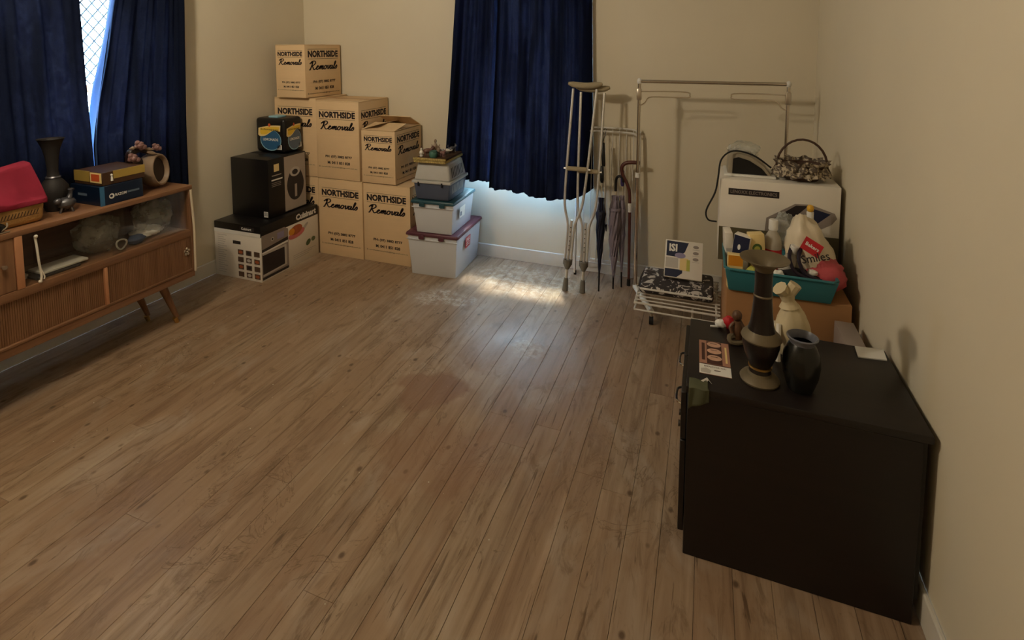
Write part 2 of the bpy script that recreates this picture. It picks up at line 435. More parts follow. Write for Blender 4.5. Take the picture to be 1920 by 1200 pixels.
class MB:
    def __init__(s): s.v = []; s.f = []; s.m = []; s.mats = []
    def mi(s, mat):
        if mat not in s.mats: s.mats.append(mat)
        return s.mats.index(mat)
    def add(s, vs, fs, mat=None):
        k = len(s.v); i = s.mi(mat)
        s.v += [tuple(v) for v in vs]
        for f in fs: s.f.append(tuple(a+k for a in f)); s.m.append(i)
        return s
    def box(s, x0, x1, y0, y1, z0, z1, mat=None, M=None):
        vs = [Vector(p) for p in ((x0, y0, z0), (x1, y0, z0), (x1, y1, z0), (x0, y1, z0), (x0, y0, z1), (x1, y0, z1), (x1, y1, z1), (x0, y1, z1))]
        if M: vs = [M @ v for v in vs]
        return s.add(vs, [(0, 3, 2, 1), (4, 5, 6, 7), (0, 1, 5, 4), (1, 2, 6, 5), (2, 3, 7, 6), (3, 0, 4, 7)], mat)
    def frustum(s, b, t, mat=None):
        # b, t = (x0,x1,y0,y1,z)
        vs = [(b[0], b[2], b[4]), (b[1], b[2], b[4]), (b[1], b[3], b[4]), (b[0], b[3], b[4]), (t[0], t[2], t[4]), (t[1], t[2], t[4]), (t[1], t[3], t[4]), (t[0], t[3], t[4])]
        return s.add(vs, [(0, 3, 2, 1), (4, 5, 6, 7), (0, 1, 5, 4), (1, 2, 6, 5), (2, 3, 7, 6), (3, 0, 4, 7)], mat)
    def tube(s, pts, r, n=8, mat=None, smooth=0, closed=False, caps=True):
        P = [Vector(p) for p in pts]
        rs = list(r) if hasattr(r, '__len__') else [r]*len(P)
        if smooth:
            Q = catmull(P, smooth, closed)
            if hasattr(r, '__len__'):
                rs2 = []
                for i in range(len(Q)):
                    t = i/smooth; a = int(t); b = min(len(rs)-1, a+1); rs2.append(rs[min(a, len(rs)-1)]*(1-(t-a))+rs[b]*(t-a))
                rs = rs2
            else: rs = [r]*len(Q)
            P = Q
        m = len(P); vs = []; fs = []; up = None
        for i in range(m):
            if closed: d = P[(i+1) % m]-P[i-1]
            else: d = P[min(m-1, i+1)]-P[max(0, i-1)]
            if d.length < 1e-9: d = Vector((0, 0, 1))
            d.normalize()
            if up is None:
                up = Vector((0, 0, 1)) if abs(d.z) < 0.9 else Vector((1, 0, 0))
            up = (up - d*up.dot(d))
            if up.length < 1e-6: up = d.orthogonal()
            up.normalize(); w = d.cross(up)
            for k in range(n):
                a = 2*PI*k/n
                vs.append(P[i]+(up*math.cos(a)+w*math.sin(a))*rs[i])
        for i in range(m if closed else m-1):
            j = (i+1) % m
            for k in range(n):
                fs.append((i*n+k, i*n+(k+1) % n, j*n+(k+1) % n, j*n+k))
        if caps and not closed:
            fs.append(tuple(range(n-1, -1, -1))); fs.append(tuple((m-1)*n+k for k in range(n)))
        return s.add(vs, fs, mat)
    def lathe(s, prof, n=24, c=(0, 0, 0), mat=None, M=None, sx=1.0, sy=1.0):
        vs = []; fs = []
        for (r, z) in prof:
            for k in range(n):
                a = 2*PI*k/n
                v = Vector((r*math.cos(a)*sx, r*math.sin(a)*sy, z))
                if M: v = M @ v
                vs.append(v+Vector(c))
        m = len(prof)
        for i in range(m-1):
            for k in range(n):
                fs.append((i*n+k, i*n+(k+1) % n, (i+1)*n+(k+1) % n, (i+1)*n+k))
        if prof[0][0] > 1e-6: fs.append(tuple(range(n-1, -1, -1)))
        if prof[-1][0] > 1e-6: fs.append(tuple((m-1)*n+k for k in range(n)))
        return s.add(vs, fs, mat)
    def grid(s, fn, nu, nv, mat=None):
        vs = [fn(i/nu, j/nv) for j in range(nv+1) for i in range(nu+1)]
        fs = [(j*(nu+1)+i, j*(nu+1)+i+1, (j+1)*(nu+1)+i+1, (j+1)*(nu+1)+i) for j in range(nv) for i in range(nu)]
        return s.add(vs, fs, mat)
    def blob(s, c, r, amp=0.2, freq=2.0, seed=0, nu=20, nv=12, mat=None, fn=None):
        c = Vector(c); vs = []; fs = []
        for j in range(nv+1):
            th = PI*j/nv
            for i in range(nu):
                ph = 2*PI*i/nu
                d = Vector((math.sin(th)*math.cos(ph), math.sin(th)*math.sin(ph), math.cos(th)))
                k = 1+amp*noise.noise(d*freq+Vector((seed*7.3, seed*3.1, seed))) + amp*0.5*noise.noise(d*freq*2.3+Vector((seed*2.3, 0, seed)))
                p = Vector((d.x*r[0], d.y*r[1], d.z*r[2]))*k
                if fn: p = fn(p, d)
                vs.append(c+p)
        for j in range(nv):
            for i in range(nu):
                fs.append((j*nu+i, (j+1)*nu+i, (j+1)*nu+(i+1) % nu, j*nu+(i+1) % nu))
        return s.add(vs, fs, mat)
    # ---- flat print on a face
    def rect(s, F, x0, x1, y0, y1, mat, d=0.0007):
        return s.add([F.p(x0, y0, d), F.p(x1, y0, d), F.p(x1, y1, d), F.p(x0, y1, d)], [(0, 1, 2, 3)], mat)
    def poly(s, F, pts, mat, d=0.0007):
        return s.add([F.p(x, y, d) for x, y in pts], [tuple(range(len(pts)))], mat)
    def disc(s, F, cx, cy, rx, ry, mat, d=0.0007, n=20, rot=0.0):
        return s.poly(F, [(cx+rx*math.cos(2*PI*k/n)*math.cos(rot)-ry*math.sin(2*PI*k/n)*math.sin(rot), cy+rx*math.cos(2*PI*k/n)*math.sin(rot)+ry*math.sin(2*PI*k/n)*math.cos(rot)) for k in range(n)], mat, d)
    def text(s, F, t, cx, cy, w, mat, bold=0.0, h=None, d=0.0009, shear=0.0):
        vs, fs, asp = text_geo(t, bold)
        if h is None: h = w/asp
        return s.add([F.p(cx+(x-0.5)*w+shear*(y-0.5)*h, cy+(y-0.5)*h, d) for x, y in vs], fs, mat)
    def script(s, F, cx, cy, w, mat, d=0.0009):
        k = w/10.3
        for st in SCRIPT:
            pts = catmull([(x+0.3*y, y, 0) for x, y in st], 4)
            L = []; 
            for i, p in enumerate(pts):
                t = pts[min(len(pts)-1, i+1)]-pts[max(0, i-1)]; t.normalize()
                nn = Vector((-t.y, t.x, 0)); wd = 0.14+0.06*abs(t.y)
                L.append((p+nn*wd, p-nn*wd))
            vs = []; fs = []
            for a, b in L:
                for q in (a, b): vs.append(F.p(cx+(q.x-5.1)*k, cy+(q.y-1.1)*k*0.82, d))
            for i in range(len(L)-1): fs.append((2*i+1, 2*i+3, 2*i+2, 2*i))
            s.add(vs, fs, mat)
        return s
    def clusters(s):
        # loose islands of the mesh, then islands that lie close together
        par = list(range(len(s.v)))
        def find(a):
            while par[a] != a: par[a] = par[par[a]]; a = par[a]
            return a
        for f in s.f:
            r0 = find(f[0])
            for b in f[1:]: par[find(b)] = r0
        isl = {}
        for i, v in enumerate(s.v): isl.setdefault(find(i), []).append(v)
        keys = list(isl); n = len(keys)
        lo = np.array([[min(v[k] for v in isl[q]) for k in range(3)] for q in keys]); hi = np.array([[max(v[k] for v in isl[q]) for k in range(3)] for q in keys])
        size = (hi-lo).max(axis=1)
        gap = np.maximum(0, np.maximum(lo[:, None]-hi[None], lo[None]-hi[:, None])); dist = np.sqrt((gap**2).sum(axis=2))
        near = dist <= np.maximum(0.0195, 0.49*np.maximum(size[:, None], size[None]))
        lab = [-1]*n; c = 0
        for i in range(n):
            if lab[i] >= 0: continue
            st = [i]; lab[i] = c
            while st:
                a = st.pop()
                for b in np.nonzero(near[a])[0]:
                    if lab[b] < 0: lab[b] = c; st.append(b)
            c += 1
        if c < 2: return [s]
        lk = dict(zip(keys, lab)); out = [MB() for _ in range(c)]; maps = [dict() for _ in range(c)]
        for f, m in zip(s.f, s.m):
            k = lk[find(f[0])]; o = out[k]; mp = maps[k]; g = []
            for i in f:
                if i not in mp: mp[i] = len(o.v); o.v.append(s.v[i])
                g.append(mp[i])
            o.f.append(tuple(g)); o.m.append(o.mi(s.mats[m]))
        return out
    def build(s, name, mat, parent=None, bevel=0.0, segs=2, smooth=True, angle=38, world=True, label=None, kind=None, solid=0.0):
        if parent is not None and not smooth and len(s.f) > 2:
            cl = s.clusters()
            if len(cl) > 1: return [x.build(name, mat, parent, bevel, segs, True, 1, world, label, kind, solid) for x in cl][0]
        me = bpy.data.meshes.new(name)
        vs = s.v
        if parent is not None and world:
            Mi = WM[parent.name].inverted(); vs = [tuple(Mi @ Vector(v)) for v in vs]
        me.from_pydata(vs, [], s.f)
        names = [mat if (x is None) else x for x in s.mats] or [mat]
        for x in names: me.materials.append(MATS[x])
        for p, i in zip(me.polygons, s.m): p.material_index = i
        if bevel:
            bm = bmesh.new(); bm.from_mesh(me)
            es = [e for e in bm.edges if len(e.link_faces) == 2 and e.calc_face_angle(0) > R(40)]
            bmesh.ops.bevel(bm, geom=es, offset=bevel, segments=segs, profile=0.5, affect='EDGES', clamp_overlap=True)
            bm.to_mesh(me); bm.free()
        me.update()
        if smooth:
            for p in me.polygons: p.use_smooth = True
            me.set_sharp_from_angle(angle=R(angle))
        o = bpy.data.objects.new(name, me); COL.objects.link(o)
        if solid:
            md = o.modifiers.new('thickness', 'SOLIDIFY'); md.thickness = solid; md.offset = 0
        if parent is not None:
            o.parent = parent; WM[o.name] = WM[parent.name]
        else: WM[o.name] = Matrix.Identity(4)
        if label: o['label'] = label
        if kind: o['kind'] = kind
        return o
WM = {}
def thing(name, label, cat, loc=(0, 0, 0), rotz=0.0, group=None):
    o = bpy.data.objects.new(name, None); COL.objects.link(o)
    o.empty_display_size = 0.05
    o.location = loc; o.rotation_euler = (0, 0, rotz)
    WM[o.name] = Matrix.Translation(loc) @ Matrix.Rotation(rotz, 4, 'Z')
    o['label'] = label; o['category'] = cat
    if group: o['group'] = group
    return o
def tag(o, label, cat, group=None):
    o['label'] = label; o['category'] = cat
    if group: o['group'] = group
    return o
def struct(o, label=None):
    o['kind'] = 'structure'
    if label: o['label'] = label
    return o
def LP(t, M): return M @ Vector(t)

# ------------------------------------------------------------------ room shell
T = 0.15
fl = MB().box(XL-T, XR+T, YF-T, YB+T, -0.10, -0.021).build('floor', 'subfloor_dark', smooth=False)
struct(fl, 'worn bare timber floor of long narrow boards')
# boards
rnd = random.Random(5)
pl = MB().box(-0.5, 0.5, -0.5, 0.5, -0.020, 0.0)
bm = bmesh.new(); me = bpy.data.meshes.new('plank'); me.from_pydata(pl.v, [], pl.f); bm.from_mesh(me)
bm.to_mesh(me); bm.free(); me.materials.append(MATS['worn_floorboards'])
PW = 0.108
def plank_mesh(w, l):
    b = 0.0007
    vs = []
    for z, i in ((-0.020, 0.0), (-b, 0.0), (0.0, b)):
        for (sx, sy) in ((-1, -1), (1, -1), (1, 1), (-1, 1)):
            vs.append((sx*(w/2-i), sy*(l/2-i), z))
    fs = [(8, 9, 10, 11)]
    for k in (0, 4):
        for q in range(4): fs.append((k+q, k+(q+1) % 4, k+4+(q+1) % 4, k+4+q))
    m = bpy.data.meshes.new('plank'); m.from_pydata(vs, [], fs); m.materials.append(MATS['worn_floorboards']); return m
x = XL + 0.002
while x < XR - 0.01:
    w = min(PW, XR-0.002-x)
    y = YF+0.002; first = True
    while y < YB-0.01:
        L = rnd.uniform(1.7, 3.4) if not first else rnd.uniform(0.6, 2.6)
        first = False
        if YB - (y+L) < 0.5: L = YB-0.002-y
        m = plank_mesh(w-rnd.choice((0.0006, 0.0008, 0.0010, 0.0010, 0.0016)), L-0.0008)
        o = bpy.data.objects.new('plank', m); COL.objects.link(o); o.parent = fl
        o.location = (x+w/2, y+L/2, 0)
        y += L
    x += PW
bpy.data.meshes.remove(me)

def wall_with_hole(name, axis, a0, a1, z0, z1, hole, t0, t1):
    mb = MB(); h0, h1, g0, g1 = hole
    for (p0, p1, q0, q1) in ((a0, h0, z0, z1), (h1, a1, z0, z1), (h0, h1, z0, g0), (h0, h1, g1, z1)):
        if axis == 'x': mb.box(p0, p1, t0, t1, q0, q1)
        else: mb.box(t0, t1, p0, p1, q0, q1)
    return mb.build(name, 'cream_wall', smooth=False)
struct(wall_with_hole('wall_back', 'x', XL-T, XR+T, -0.1, ZC, BW, YB, YB+T), 'cream painted plaster wall with the curtained window')
struct(wall_with_hole('wall_left', 'y', YF-T, YB, -0.1, ZC, LW, XL-T, XL), 'cream wall behind the sideboard')
struct(MB().box(XR, XR+T, YF-T, YB, -0.1, ZC).build('wall_right', 'cream_wall', smooth=False), 'plain cream wall beside the dark cabinet')
struct(MB().box(XL, XR, YF-T, YF, -0.1, ZC).build('wall_front', 'cream_wall', smooth=False))
struct(MB().box(XL-T, XR+T, YF-T, YB+T, ZC, ZC+0.1).build('ceiling', 'white_ceiling', smooth=False))
def base(name, pts):
    mb = MB().box(*pts, 0.0, 0.098)
    struct(mb.build(name, 'skirting_paint', bevel=0.004, segs=1))
base('baseboard_back', (XL+0.014, XR-0.014, YB-0.014, YB))
base('baseboard_left', (XL, XL+0.014, YF+0.014, YB-0.015))
base('baseboard_right', (XR-0.014, XR, YF+0.014, YB-0.015))
base('baseboard_front', (XL+0.015, XR-0.015, YF, YF+0.013))

# back window: frame, sash bars, glass panes, sill
def window_back():
    x0, x1, z0, z1 = BW
    w = MB()
    y0, y1 = YB+0.045, YB+0.105
    e = 0.045
    w.box(x0, x0+e, y0, y1, z0, z1); w.box(x1-e, x1, y0, y1, z0, z1)
    w.box(x0+e, x1-e, y0, y1, z0, z0+e*0.7); w.box(x0+e, x1-e, y0, y1, z1-e, z1)
    root = w.build('window_1', 'frame_paint', bevel=0.003, segs=1)
    struct(root, 'window behind the closed navy curtains')
    xm = (x0+x1)/2
    b = MB().box(xm-0.035, xm+0.035, y0+0.005, y1-0.005, z0+e*0.7, z1-e); b.build('mullion', 'frame_paint', root)
    for k, (a, c) in enumerate(((x0+e, xm-0.035), (xm+0.035, x1-e))):
        mm = (a+c)/2
        MB().box(mm-0.018, mm+0.018, y0+0.008, y1-0.008, z0+e*0.7, z1-e).build('glazing_bar', 'frame_paint', root)
        MB().box(a, c, y0+0.01, y1-0.01, 1.60, 1.64).build('glazing_bar', 'frame_paint', root)
        MB().box(a, c, y0+0.006, y1-0.006, 0.80, 0.845).build('glazing_bar', 'frame_paint', root)
        for (p, q) in ((a, mm-0.018), (mm+0.018, c)):
            for (u, v) in ((z0+e*0.7, 0.80), (0.845, 1.60), (1.64, z1-e)):
                MB().box(p, q, YB+0.072, YB+0.076, u, v).build('pane', 'window_glass', root, smooth=False)
    MB().box(x0, x1, YB+0.001, YB+0.15, z0-0.02+0.021, z0+0.012).build('window_sill', 'frame_paint', root)
window_back()
def window_left():
    y0, y1, z0, z1 = LW
    e = 0.045; xa, xb = XL-0.105, XL-0.045
    w = MB()
    w.box(xa, xb, y0, y0+e, z0, z1); w.box(xa, xb, y1-e, y1, z0, z1); w.box(xa, xb, y0+e, y1-e, z0, z0+e); w.box(xa, xb, y0+e, y1-e, z1-e, z1)
    root = w.build('window_2', 'frame_paint', bevel=0.003, segs=1)
    struct(root, 'bright window with diamond security mesh behind the parted curtains')
    MB().box(xa+0.005, xb-0.005, y0+e, y1-e, 1.345, 1.385).build('sash_rail', 'terracotta_paint', root)
    for (u, v) in ((z0+e, 1.345), (1.385, z1-e)):
        MB().box(XL-0.077, XL-0.073, y0+e, y1-e, u, v).build('pane', 'window_glass', root, smooth=False)
    g = MB(); dx = 0.062; X = XL-0.125
    zA, zB = 1.385, z1
    H = zB-zA
    k = -int(H/dx)-1
    yy = y0-H
    while yy < y1:
        for sgn in (1, -1):
            # line y = yy + s*(z-zA)*0.85
            pts = []
            for zz in (zA, zB):
                t = (zz-zA)*0.85 if sgn > 0 else (zB-zz)*0.85
                pts.append((yy+t, zz))
            (ya, za), (yb, zb) = pts
            def clip(ya, za, yb, zb):
                out = []
                for t in (0, 1):
                    pass
                lo, hi = 0.0, 1.0; d = yb-ya
                for lim, s_ in ((y0, 1), (y1, -1)):
                    va, vb = (ya-lim)*s_, (yb-lim)*s_
                    if va < 0 and vb < 0: return None
                    if va < 0: lo = max(lo, va/(va-vb))
                    if vb < 0: hi = min(hi, va/(va-vb))
                if hi-lo < 0.02: return None
                return [(X, ya+(yb-ya)*t, za+(zb-za)*t) for t in (lo, hi)]
            c = clip(ya, za, yb, zb)
            if c: g.tube(c, 0.0042, 5)
        yy += dx
    g.build('security_mesh', 'grille_metal', root)
window_left()

# ------------------------------------------------------------------ ceiling lamp (above the frame)
def ceiling_lamp():
    x, y, z = LAMP
    t = thing('pendant_light', 'pendant ceiling light with an added frosted dish dimming the floor below', 'ceiling light', (x, y, ZC))
    MB().lathe([(0.0, ZC-0.035), (0.03, ZC-0.033), (0.055, ZC-0.012), (0.058, ZC)], 24, (x, y, 0)).build('ceiling_rose', 'nickel', t)
    MB().tube([(x, y, ZC-0.03), (x, y, z+0.13)], 0.004, 8).build('flex', 'white_plastic', t)
    MB().tube([(x, y, z+0.14), (x, y, z+0.09)], 0.018, 12).build('bulb_holder', 'white_plastic', t)
    MB().lathe([(0.001, z-0.150), (0.05, z-0.146), (0.09, z-0.134), (0.118, z-0.116), (0.130, z-0.098), (0.127, z-0.097), (0.114, z-0.113), (0.088, z-0.130), (0.05, z-0.141), (0.001, z-0.145)], 32, (x, y, 0)).build('dimming_dish', 'dimming_dish_glass', t)  # dish added under the bulb to darken the floor below
    for k in range(3):
        a = 2*PI*k/3
        MB().tube([(x+0.128*math.cos(a), y+0.128*math.sin(a), z-0.098), (x+0.015*math.cos(a), y+0.015*math.sin(a), z+0.12)], 0.0018, 5).build('chain', 'nickel', t)
    d = bpy.data.lights.new('ceiling_bulb', 'POINT'); d.energy = LAMP_W; d.color = LAMP_C; d.shadow_soft_size = 0.09
    o = bpy.data.objects.new('ceiling_bulb', d); COL.objects.link(o); o.location = LAMP
ceiling_lamp()

# ------------------------------------------------------------------ curtains
def curtain(name, label, axis, base_off, eL, eR, zb, zt, folds, amp, seed, nu=110, nv=44, sgn=1, ret=0, wall=0.0, flare=0.04):
    rn = random.Random(seed); ph = [rn.uniform(0, 6.28) for _ in range(6)]
    def fn(u, v):
        zbot = zb(u); z = zbot+(zt-zbot)*v
        a = eL(z)+(eR(z)-eL(z))*u
        k = amp*(0.75+0.45*(1-v))
        d = k*(math.sin(2*PI*folds*u+ph[0]+0.6*math.sin(2.2*v+ph[3]))*0.6+0.4*math.sin(2*PI*folds*1.63*u+ph[1]+0.9*v)+0.25*math.sin(2*PI*folds*3.1*u+ph[2]-1.4*v))
        d += 0.006*noise.noise(Vector((u*9, v*5, seed)))
        off = base_off-(flare*max(0.0, 1-v*1.25)**1.5 if axis == 'x' else 0.0)
        e = 1-u if ret > 0 else u
        k2 = max(0.0, 1-e/0.07)**1.3 if ret else 0.0
        off = off*(1-k2)+wall*k2; d *= 1-k2
        if axis == 'x': return (a, off+sgn*d, z)
        return (off+sgn*d, a, z)
    mb = MB(); mb.grid(fn, nu, nv)
    t = thing(name, label, 'curtain', fn(0.5, 0))
    mb.build('cloth', 'navy_curtain', t, angle=180)
    hem = MB(); hem.tube([Vector(fn(i/60, 0.0)) for i in range(61)], 0.003, 5); hem.build('hem', 'navy_curtain', t)
    return t
def lerp(z, a, b, z0, z1): 
    t = max(0, min(1, (z-z0)/(z1-z0))); return a+(b-a)*t
zt = 2.22
curtain('curtain', 'navy curtain beside the plastic bins, left half of the pair on the back window', 'x', 3.632,
        lambda z: lerp(z, -1.885, -1.79, 0.62, 1.95), lambda z: lerp(z, -1.395, -1.365, 0.62, 1.95),
        lambda u: 0.635-0.02*u+0.008*math.sin(9*u), zt, 4.5, 0.030, 3, ret=-1, wall=YB-0.0006)
curtain('curtain', 'navy curtain behind the crutches, right half of the pair on the back window', 'x', 3.574,
        lambda z: lerp(z, -1.440, -1.405, 0.62, 1.95), lambda z: lerp(z, -0.735, -0.762, 0.62, 1.95),
        lambda u: 0.600-0.022*math.sin(PI*u)+0.014*math.sin(7*u), zt, 5.5, 0.030, 8, ret=1, wall=YB-0.0006, flare=0.085)
XC = XL+0.085
curtain('curtain', 'dark navy curtain on the left window, panel nearest the camera', 'y', XC,
        lambda z: 0.55, lambda z: lerp(z, 1.955, 1.93, 0.65, 1.9), lambda u: 0.64+0.006*math.sin(9*u), zt, 9.0, 0.022, 5, nu=150)
curtain('curtain', 'dark navy curtain on the left window, panel beside the corner of boxes', 'y', XC+0.004,
        lambda z: 1.945 if z < 1.05 else 1.945+0.165*((z-1.05)/0.85)**1.15, lambda z: lerp(z, 2.555, 2.575, 0.62, 1.9), lambda u: 0.63+0.006*math.sin(8*u), zt, 4.5, 0.020, 11, ret=1, wall=XL+0.005)
def turned_edge():
    t = [o for o in bpy.data.objects if o.get('label', '').endswith('beside the corner of boxes')][0]
    def fn(u, v):
        z = 0.70+(2.2-0.70)*v
        yy = (1.945 if z < 1.05 else 1.945+0.165*((z-1.05)/0.85)**1.15)
        return (XC+0.012-0.062*u, yy+0.004+0.010*math.sin(3*u+z*6)*u-0.004*math.sin(z*11), z)
    MB().grid(fn, 8, 60).build('turned_back_edge', 'curtain_edge_blue', t, angle=180, solid=0.002, label='blue lining edge of the curtain lit by the window')
turned_edge()
def rod(name, label, a, b, brk):
    t = thing(name, label, 'curtain rod', tuple((Vector(a)+Vector(b))/2))
    MB().tube([a, b], 0.011, 10).build('pole', 'curtain_rod_metal', t)
    d = (Vector(b)-Vector(a)).normalized()
    for p, s in ((a, -1), (b, 1)):
        MB().blob(Vector(p)+d*s*0.02, (0.022, 0.022, 0.022), 0, nu=12, nv=8).build('finial', 'curtain_rod_metal', t)
        q = Vector(p)-d*s*0.06
        MB().tube([q, q+Vector(brk)], 0.006, 6).build('bracket', 'curtain_rod_metal', t)
rod('curtain_rod', 'metal curtain rod above the back window', (-1.95, 3.60, 2.235), (-0.68, 3.60, 2.235), (0, YB-3.60, 0))
rod('curtain_rod', 'metal curtain rod above the left window', (XC, 0.5, 2.235), (XC, 2.64, 2.235), (XL-XC, 0, 0))

# ------------------------------------------------------------------ removals cartons
def carton_print(mb, F, w, h, bold=0.012):
    n = 0.84*w
    mb.text(F, 'NORTHSIDE', w/2, 0.822*h, n, 'black_ink', 0.05, h=n*0.15)
    for yy in (0.822*h+n*0.105, 0.822*h-n*0.105):
        mb.rect(F, w/2-n*0.5, w/2+n*0.5, yy-0.0012, yy+0.0012, 'black_ink')
    mb.script(F, w/2+0.01*w, 0.822*h-n*0.255, 0.80*w, 'black_ink')
    mb.text(F, 'PH: (07) 3882 8777', w/2+0.02*w, 0.285*h, 0.62*w, 'black_ink', 0.035, h=0.062*w)
    mb.text(F, 'M: 0411 851 828', w/2+0.02*w, 0.285*h-0.115*w, 0.52*w, 'black_ink', 0.035, h=0.058*w)
    mb.text(F, 'E: northsideremovals@bigpond.com.au', w/2, 0.285*h-0.205*w, 0.88*w, 'black_ink', h=0.030*w)
def carton(label, x0, x1, y0, y1, z0, z1, rot=0.0, side=True, openflaps=False, front=True):
    c = ((x0+x1)/2, (y0+y1)/2)
    t = thing('removals_carton', label, 'cardboard box', (c[0], c[1], z0), rot, 'printed removals cartons in the corner')
    hx, hy, h = (x1-x0)/2-0.001, (y1-y0)/2-0.001, z1-z0-0.001
    def B(mb, *a, **k): return mb.build(*a, world=False, parent=t, **k)
    b = MB().box(-hx, hx, -hy, hy, 0, h-0.008)
    B(b, 'body', 'kraft_card', bevel=0.003, segs=2)
    ft = 0.006
    if not openflaps:
        B(MB().box(-hx, hx, -hy, -0.001, h-0.008, h-0.001), 'flap', 'kraft_card', bevel=0.0015, segs=1)
        B(MB().box(-hx, hx, 0.001, hy, h-0.008, h), 'flap', 'kraft_card', bevel=0.0015, segs=1)
        B(MB().box(-hx-0.0005, hx+0.0005, -0.025, 0.025, h, h+0.0008), 'tape', 'brown_tape')
    else:
        # four flaps: two half shut, two standing up
        for (s, a, wd) in ((-1, 12, hy), (1, 28, hy)):
            M = Matrix.Translation((0, s*hy, h-0.006)) @ Matrix.Rotation(R(a)*(-s)*-1*-1 if False else R(a)*(-s)*1.0, 4, 'X')
            mb = MB()
            if s < 0: mb.box(-hx+0.004, hx-0.004, 0, wd*0.95, 0, 0.005, M=Matrix.Translation((0, -hy, h-0.006)) @ Matrix.Rotation(R(10), 4, 'X'))
            else: mb.box(-hx+0.004, hx-0.004, -wd*0.95, 0, 0, 0.005, M=Matrix.Translation((0, hy, h-0.006)) @ Matrix.Rotation(R(-26), 4, 'X'))
            B(mb, 'flap', 'kraft_card', bevel=0.001, segs=1)
        B(MB().box(-hx*0.95, 0, -hy+0.006, hy-0.006, 0, 0.005, M=Matrix.Translation((hx, 0, h-0.004)) @ Matrix.Rotation(R(-4), 4, 'Y') @ Matrix.Translation((0, 0, 0))), 'flap', 'kraft_card', bevel=0.001, segs=1)
        B(MB().box(0, hx*0.95, -hy+0.006, hy-0.006, 0, 0.005, M=Matrix.Translation((-hx, 0, h-0.004)) @ Matrix.Rotation(R(-16), 4, 'Y')), 'flap', 'kraft_card', bevel=0.001, segs=1)
    if front:
        mb = MB(); carton_print(mb, Frame((-hx, -hy, 0), (1, 0, 0), (0, 0, 1)), 2*hx, h)
        B(mb, 'printed_lettering', 'black_ink', smooth=False)
    if side:
        mb = MB(); carton_print(mb, Frame((hx, -hy, 0), (0, 1, 0), (0, 0, 1)), 2*hy, h)
        B(mb, 'printed_lettering', 'black_ink', smooth=False)
    return t
carton('tall removals carton on the floor in the stack, directly right of the toaster oven box', -2.792, -2.389, 3.325, 3.720, 0.0, 0.598)
carton('tall removals carton on the floor in the stack, next to the maroon lidded bin', -2.387, -1.985, 3.333, 3.722, 0.0, 0.594)
carton('removals carton on the floor hidden behind the two appliance boxes', -3.205, -2.803, 3.340, 3.722, 0.0, 0.598, side=False)
carton('tall removals carton behind the soft drink pack, with the topmost carton on it', -3.205, -2.802, 3.335, 3.722, 0.600, 1.212)
carton('tall removals carton, the middle one of the second row, its lid in view', -2.797, -2.405, 3.325, 3.722, 0.600, 1.200)
carton('small removals carton with open top flaps beside the navy curtain', -2.388, -2.098, 3.325, 3.710, 0.600, 1.000, openflaps=True)
carton('small removals carton at the very top of the stack in the corner', -3.135, -2.852, 3.290, 3.715, 1.214, 1.622, side=True)

